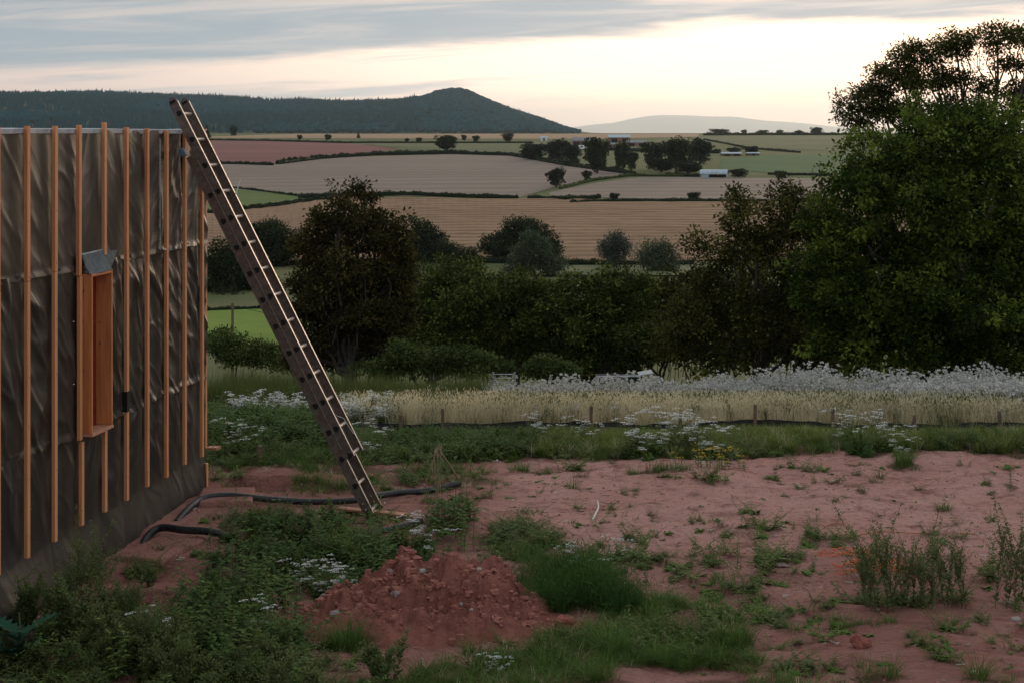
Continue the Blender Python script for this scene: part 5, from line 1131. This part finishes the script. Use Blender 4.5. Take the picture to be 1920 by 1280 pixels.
# meadow beyond the silt fence
def band(n, x0, x1, y0, y1, fn=None):
    Ys = y0+(y1-y0)*RNG.random(n); Xs = x0+(x1-x0)*RNG.random(n)
    if fn is not None: k = fn(Xs, Ys); Xs, Ys = Xs[k], Ys[k]
    return Xs, Ys
PXf = lambda X_, Y_: 960+F*X_/Y_
def sc_(name, protos, XY, s0, s1, lab, cat, tilt=.1, wav=0, back=0):
    Xs, Ys = XY; n = len(Xs); scatter(name, protos, np.column_stack([Xs, Ys, T(Xs, Ys)]), RNG.random(n)*6.28, (s0+(s1-s0)*RNG.random(n))*(1+wav*(1.2*vn(Xs*.9, Ys*.35, 91)+.8*vn(Xs*3, Ys*.6, 92)))*(1-wav*.7*(1-ss(PXf(Xs, Ys), 750, 1300)))*(1-back*.65*ss(Ys, 19.0, 20.0)), RNG.integers(0, len(protos), n), lab, cat, tilt=tilt)
sc_('tan_grass', [plant_straw(340+k, .30+.04*k).mesh('straw', M['grass_straw']) for k in range(3)]+[plant_straw(345, .40, 18).mesh('straw', M['grass_reed'])], band(6800, -2.2, 9.5, 20.55, 24.2, lambda a, b: (PXf(a, b) > 640) & (RNG.random(len(a)) < ss(PXf(a, b), 600, 860)*.9+.15)), .75, 1.15, 'dry straw coloured meadow grass behind the black edging', 'grass', .14)
fl = [M['leaf_bramble'], M['stem'], M['fluff']]
sc_('white_meadow_flowers', [plant_fluff(350+k, .85).mesh('fluff', fl) for k in range(4)], band(4600, -2.4, 12, 22.6, 31, lambda a, b: (PXf(a, b) > 640) & (b > 22.8+.8*vn(a*.7, b*0, 3)+1.6*(1-ss(a, -1.5, 2))) & (RNG.random(len(a)) < (.35+.65*ss(PXf(a, b), 700, 980))*(1-.75*(b < 25))) & (vn(a*1.3, b*.9, 55)+.5*vn(a*4, b*2, 56) > -.22)), .40, .74, 'wide band of pale fluffy white seed heads in the meadow', 'flowers', wav=.4)
sc_('white_meadow_flowers', [plant_fluff(360+k, .5).mesh('fluff', fl) for k in range(2)], band(260, 5.0, 9.0, 21.3, 23), .6, 1.0, 'sparse white flowers in the dry grass at the right edge', 'flowers')
sc_('white_meadow_flowers', [plant_yarrow(365+k, .4, 4, .035).mesh('white', LW) for k in range(2)], band(260, -3.4, -1.5, 20.6, 22.2), .7, 1.2, 'small drift of white flowers in the greenery left of the ladder', 'flowers')
sc_('reeds', [plant_reed(370+k, .75+.08*k).mesh('reed', M['grass_reed']) for k in range(3)], band(2600, -4.8, -.1, 24, 30, lambda a, b: (PXf(a, b) > 380) & (PXf(a, b) < 905)), .7, 1.15, 'tall upright green grass in front of the reddish brown tree', 'grass', wav=.35)
sc_('rough_grass', [plant_reed(380+k, .5).mesh('reed', M['grass_green']) for k in range(2)], band(3800, -9, 13, 30, 40), .6, 1.0, 'rough dark grass at the foot of the bushes', 'grass', wav=.3)
sc_('rough_grass', [plant_reed(383+k, .4).mesh('reed', M['grass_green']) for k in range(2)], band(2600, -2, 9.5, 23.2, 31), .5, .95, 'green grass stems mixed under the white seed heads', 'grass')

sc_('meadow_weeds', [plant_fathen(390+k, .55, 3).mesh('weed', [M['leaf_bramble'], M['stem_dry']]) for k in range(2)]+[plant_fluff(392, .5, 2).mesh('weed', fl)], band(130, -2.0, 8.0, 20.6, 22.2), .4, .75, 'scattered dark weeds and seed heads standing in the dry grass', 'weeds')
sc_('verge_grass', [proto_grass(395+k, .17+.04*k, n=46, spread=1.0, rad=.06, m='grass_verge') for k in range(4)]+[proto_grass(399, .26, n=20, spread=1.2, m='grass_straw', w=.004)], band(2300, .2, 8, 18.3, 20.3, lambda a, b: b > strip_edge(a)+.1), .55, 1.0, 'bright yellow green grass strip between the soil and the black edging', 'grass', tilt=.15, back=1)
a_ = []
for (cx_, cy_, rx_, ry_, n_) in ((150,1215,150,55,24),(290,1260,130,36,16),(60,1170,50,40,6),(420,1300,180,22,14),(620,1280,120,12,5)):
    for _ in range(n_):
        q = gnd(cx_+rx_*(RNG.random()*2-1), cy_+ry_*(RNG.random()*2-1)); a_.append(q)
a_ = np.array(a_); kq = ((a_[:, 0]-WA[0])*WN[0]+(a_[:, 1]-WA[1])*WN[1]) > .12; a_ = a_[kq]
scatter('seeding_weeds', [plant_fathen(800+k, .24+.06*k, 3).mesh('weed', [M['leaf_fathen'], M['stem']]) for k in range(4)], a_, RNG.random(len(a_))*6.28, .6+.6*RNG.random(len(a_)), RNG.integers(0, 4, len(a_)), 'pale olive seeding weeds crowding the bottom left of the view', 'weeds', tilt=.1)
# single plants that stand out
def plants(name, mk, mats, rows, cat, group, parts=False):
    base = [mk(k).mesh(name, mats) for k in range(min(3, len(rows)))]
    for i, (px, py, s, lab) in enumerate(rows):
        o = bpy.data.objects.new(name, base[i % len(base)]); COL.objects.link(o); o.location = gnd(px, py) if py > 795 else (0, 0, 0)
        o.scale = (s, s, s); o.rotation_euler = (0, 0, i*2.1); tag(o, lab, cat, group)
plants('tall_weed', lambda k: plant_fathen(400+k, .80, 6), [M['leaf_fathen'], M['stem']], [
  (1655,1148,1.0,'tall upright seeding weed, leftmost of the big clump on the right hand soil'), (1700,1140,.72,'shorter seeding weed in the middle of the big right hand clump'),
  (1745,1145,.85,'branching seeding weed right of the middle in the big right hand clump'), (1795,1138,.78,'dense seeding weed at the right end of the big clump'), (1900,1140,.95,'tall seeding weed cut by the right edge of the view'),
  (1630,1120,.55,'small seeding weed beside the orange netting'),
  (15,1150,1.0,'seeding weed at the left edge against the membrane'), (170,1165,.95,'tall seeding weed standing before the dark membrane below the window'), (110,1190,.75,'seeding weed between the left edge and the tallest left hand one'),
  (250,1190,.6,'shorter weed right of the tallest left hand one'), (290,1260,.7,'yellowish seeding weed at the bottom left of the view')], 'weed', 'tall seeding weeds')
plants('leafy_weed', lambda k: plant_nettle(420+k, .92, 4, .11), [M['leaf_nettle'], M['stem']], [
  (450,1130,.95,'tall leafy dark weed in front of the near pipe'), (400,1120,.8,'leafy dark weed left of the tall one by the near pipe'), (500,1090,.9,'leafy dark weed between the near pipe and the mound'), (420,1230,.8,'leafy weed at the bottom, below the near pipe'),
  (835,1015,1.05,'tallest leafy weed just right of the ladder foot'), (800,1040,.7,'leafy weed right beside the ladder foot'), (870,1005,.75,'leafy weed with drooping leaves at the edge of the bare soil'), (1020,1035,.38,'small leafy weed leaning over the bare soil right of the mound'),
  (1186,1018,.22,'small nettle like sprout alone on the bare soil'), (560,1180,.6,'leafy weed at the left foot of the mound'), (700,1050,.6,'leafy weed behind the top of the mound'), (1210,1100,.3,'short leafy weed right of the feathery clump'), (1385,1078,.4,'upright leafy weed in the middle weeds'),
  (1590,1085,.42,'upright leafy weed just left of the orange netting'), (1453,902,.3,'round bushy weed alone at the back of the bare soil'), (1895,922,.35,'bushy weed on the soil at the right edge'), (390,905,.55,'leafy weed growing at the foot of the corner batten')], 'weed', 'leafy dark weeds')
plants('leafy_weed', lambda k: plant_nettle(520+k, .55, 5, .10), [M['leaf_weed'], M['stem']], [(380,1180,.9,'mid green leafy weed left of the dark tall weeds by the near pipe'), (470,1160,1.0,'mid green leafy weed below the tall dark weed by the near pipe'), (520,1150,.85,'mid green leafy weed between the pipe weeds and the heap'), (540,1230,.8,'mid green leafy weed at the bottom left of the heap'), (350,1250,.9,'broad leafy weed at the bottom, right of the yellowish seeding weed'), (460,1275,1.0,'broad leafy weed cut by the bottom edge, left of the heap'), (230,1270,.8,'leafy weed at the bottom edge between the thistle and the yellowish seeding weed'), (600,1060,.8,'leafy weed between the near pipe and the left shoulder of the heap'), (660,1040,.7,'leafy weed behind the left shoulder of the heap'), (740,1035,.75,'leafy weed between the ladder foot and the heap'), (870,1035,.8,'leafy weed right behind the top of the heap'), (90,1265,.7,'leafy weed beside the big spiny thistle')], 'weed', 'mid green leafy weeds')
yar = [(1190,858,1.0,'white yarrow, leftmost of the big flowering clump'), (1225,850,1.1,'white yarrow left of the middle of the big flowering clump'), (1265,848,1.15,'white yarrow in the middle of the big flowering clump'), (1300,850,1.05,'white yarrow right of the middle in the big flowering clump'), (1332,856,.95,'white yarrow at the right end of the big flowering clump'),
  (1590,838,1.0,'white yarrow behind the bare soil near the black edging, left of a pair'), (1655,842,.95,'white yarrow behind the bare soil near the black edging, right of a pair'), (1690,852,.6,'low white yarrow at the far edge of the soil on the right'), (1095,835,.8,'white yarrow in the green strip left of the big clump'), (1010,832,.8,'white yarrow in the green strip below the black edging'),
  (690,856,.9,'white daisies growing just right of the ladder'), (450,850,.9,'white flowers in the greenery beside the house corner'),
  (790,1040,.8,'white yarrow between the ladder foot and the mound'), (610,1120,.7,'white yarrow left above the earth mound'), (570,1110,.6,'small white yarrow left of the one above the mound'), (640,1130,.65,'white yarrow touching the left side of the mound'), (480,1190,.6,'white yarrow low in the dark weeds at the bottom left'),
  (1160,1052,.5,'low white yarrow at the edge of the soil right of the mound'), (1080,1095,.7,'white yarrow on top of the feathery clump'), (275,1225,.7,'white yarrow at the bottom left corner weeds'), (930,1268,.4,'single white flower in the grass at the bottom')]
plants('yarrow', lambda k: plant_yarrow(440+k, .40, 14, .034), LW, yar, 'flower', 'white flowering yarrow')
yel = [(1300,874,1.7,'yellow flowers at the left of the yellow patch'), (1330,875,1.8,'yellow flowers in the middle of the yellow patch'), (1360,876,1.7,'yellow flowers right of the middle of the yellow patch'), (1382,877,1.4,'yellow flowers at the right tip of the yellow patch')]
plants('yellow_flowers', lambda k: plant_yellow(460+k), [M['leaf_weed'], M['stem'], M['petal_yellow']], yel, 'flower', 'yellow flower patch')
plants('grass_tussock', lambda k: blade(MB(), np.random.default_rng(470+k), 260, .24, .006, .95, rad=.10), M['grass_lush'], [
  (650,1215,1.1,'long bladed grass tussock on the lower left flank of the mound'), (1380,1215,1.1,'big arching grass tussock at the right of the bottom grass'), (1330,1160,.9,'grass tussock below the middle weeds'), (1150,1225,1.0,'grass tussock at the bottom middle'), (1695,872,.9,'dark green tussock at the far edge of the bare soil'), (1240,1245,.9,'grass tussock left of the big arching one')], 'grass', 'grass tussocks')
# thistle with large leaves, bottom left
tr = empty('thistle', gnd(35,1250), label='broad blue green spiny leaved thistle in the bottom left corner', cat='plant'); rng = np.random.default_rng(9)
for k in range(11):
    a = k*2.4; e = .25+.5*rng.random(); l = .20+.14*rng.random(); mb = MB(); D = unit(np.array([math.cos(a)*math.cos(e), math.sin(a)*math.cos(e), math.sin(e)])); S = unit(np.cross(D, [0, 0, 1.])); pts = []; n = 13; B = np.array([0, 0, .02+.022*k])
    for q in range(n):
        t = q/(n-1); w = .15*math.sin(math.pi*min(1, t*.93+.07))**.7*(1.25 if q % 2 else .55); c = B+D*l*t-np.array([0, 0, 1.])*.12*t*t*l*2; pts += [c-S*w*.5+[0, 0, .012*(q % 2)], c+[0, 0, -.008], c+S*w*.5+[0, 0, .012*(q % 2)]]
    i_ = np.arange(n-1)*3; mb.add(pts, np.vstack([np.stack([i_, i_+1, i_+4, i_+3], -1), np.stack([i_+1, i_+2, i_+5, i_+4], -1)]), 0, rng.random()); mb.build('leaf', M['leaf_thistle'], tr)
mb = MB(); tube(mb, [(0, 0, -.02), (.01, 0, .2), (.0, .01, .36)], [.009, .008, .005], 6); mb.build('stem', M['stem'], tr)

# ------------------------------------------------------------------ black edging with pegs, gate, trough, pole
fe = empty('silt_fence', (0, 0, 0), label='low black plastic edging with wooden pegs along the meadow', cat='edging')
xs = np.linspace(-1.6, 7.2, 160); yf = 20.42+.05*np.sin(xs*1.3)+.02*(xs > 3); mb = MB()
V = []; 
for x_, y_ in zip(xs, yf): 
    z = float(T(x_, y_)); h = .085+.035*float(vn(x_*.9, 0*x_, 3))+.03*float(vn(x_*4, 0*x_, 5)); h = max(h, .03)*(1.0 if x_ > 2.3 else .9)
    V += [(x_, y_+.01*math.sin(x_*9), z-.1), (x_, y_+.015*math.sin(x_*7), z+h)]
i = np.arange(len(xs)-1)*2; mb.add(V, np.stack([i, i+2, i+3, i+1], -1)); o = mb.build('black_sheet', M['black_sheet'], fe); sl = o.modifiers.new('solid', 'SOLIDIFY'); sl.thickness = .004
for px in (752, 830, 1108, 1275, 1415, 1560, 1713, 1872):
    X_ = (px-960)/F*20.39; z = float(T(X_, 20.39)); mb = MB(); aabox(mb, X_-.018, X_+.018, 20.33, 20.366, z-.1, z+.23+.04*math.sin(px)); mb.build('peg', M['timber_old'], fe)
# metal gate
ga = empty('metal_gate', tuple(at(925, 716, 30.3)), label='grey tubular metal gate half hidden behind the tall grass', cat='gate'); wg = 40/F*30.3
for k in range(4): mb = MB(); tube(mb, [(0, 0, .14-k*.07), (wg, 0, .14-k*.07)], .010, 6); mb.build('bar', M['metal'], ga)
for x_ in (0, wg): mb = MB(); tube(mb, [(x_, 0, -.6), (x_, 0, .18)], .018, 6); mb.build('post', M['metal'], ga)
# trough / trailer lying in the flowers
tg = empty('feed_trough', tuple(at(1118, 712, 33.5)), label='long grey metal trough with pale lid behind the white seed heads', cat='trough'); k_ = 33.5/F
mb = MB(); aabox(mb, 0, 82*k_, 0, .5, -.25, .05); mb.build('tub', M['dark'], tg); mb = MB(); tube(mb, [(0, -.03, .06), (82*k_, -.03, .08)], .022, 7); mb.build('rim', M['metal'], tg)
mb = MB(); box(mb, (80*k_, -.05, .07), (26*k_, 0, .05), (0, .5, 0), (0, 0, .028)); mb.build('lid', M['metal'], tg)
for x_ in (5*k_, 70*k_): mb = MB(); aabox(mb, x_, x_+.06, .02, .1, -.9, -.25); mb.build('leg', M['metal'], tg)
# pole with wires
Yp_ = 90.; pt = at(436, 568, Yp_); z0 = float(T(pt[0], Yp_)); po = empty('utility_pole', (pt[0], Yp_, z0), label='thin wooden pole carrying a wire above the bright green field', cat='pole')
mb = MB(); tube(mb, [(0, 0, -.3), (0, 0, pt[2]-z0)], [.09, .07], 8); mb.build('post', M['timber_old'], po)
for dxx in (12, -14):
    mb = MB(); P = np.array([(dxx*t, 3*t, pt[2]-z0-.15-1.0*math.sin(t*math.pi)) for t in np.linspace(0, 1, 16)]); tube(mb, P, .012, 4, cap=False); mb.build('wire', M['dark'], po)

# ------------------------------------------------------------------ haze
m = bpy.data.materials.new('haze'); m.use_nodes = True; t = m.node_tree; t.nodes.clear(); pv = N(t, 'ShaderNodeVolumePrincipled'); out = N(t, 'ShaderNodeOutputMaterial')
pv.inputs['Color'].default_value = (.78, .91, 1, 1); pv.inputs['Density'].default_value = 2.0e-5; pv.inputs['Anisotropy'].default_value = .62; t.links.new(pv.outputs[0], out.inputs['Volume'])
mb = MB(); aabox(mb, -26000, 26000, -1200, 72000, -30, 900); hz = mb.build('haze', m); tag(hz, 'thin evening haze over the valley', 'haze', kind='stuff')
print('TRIS', sum(sum(len(p.vertices)-2 for p in me.polygons) for me in bpy.data.meshes if me.users and len(me.polygons) < 5000))
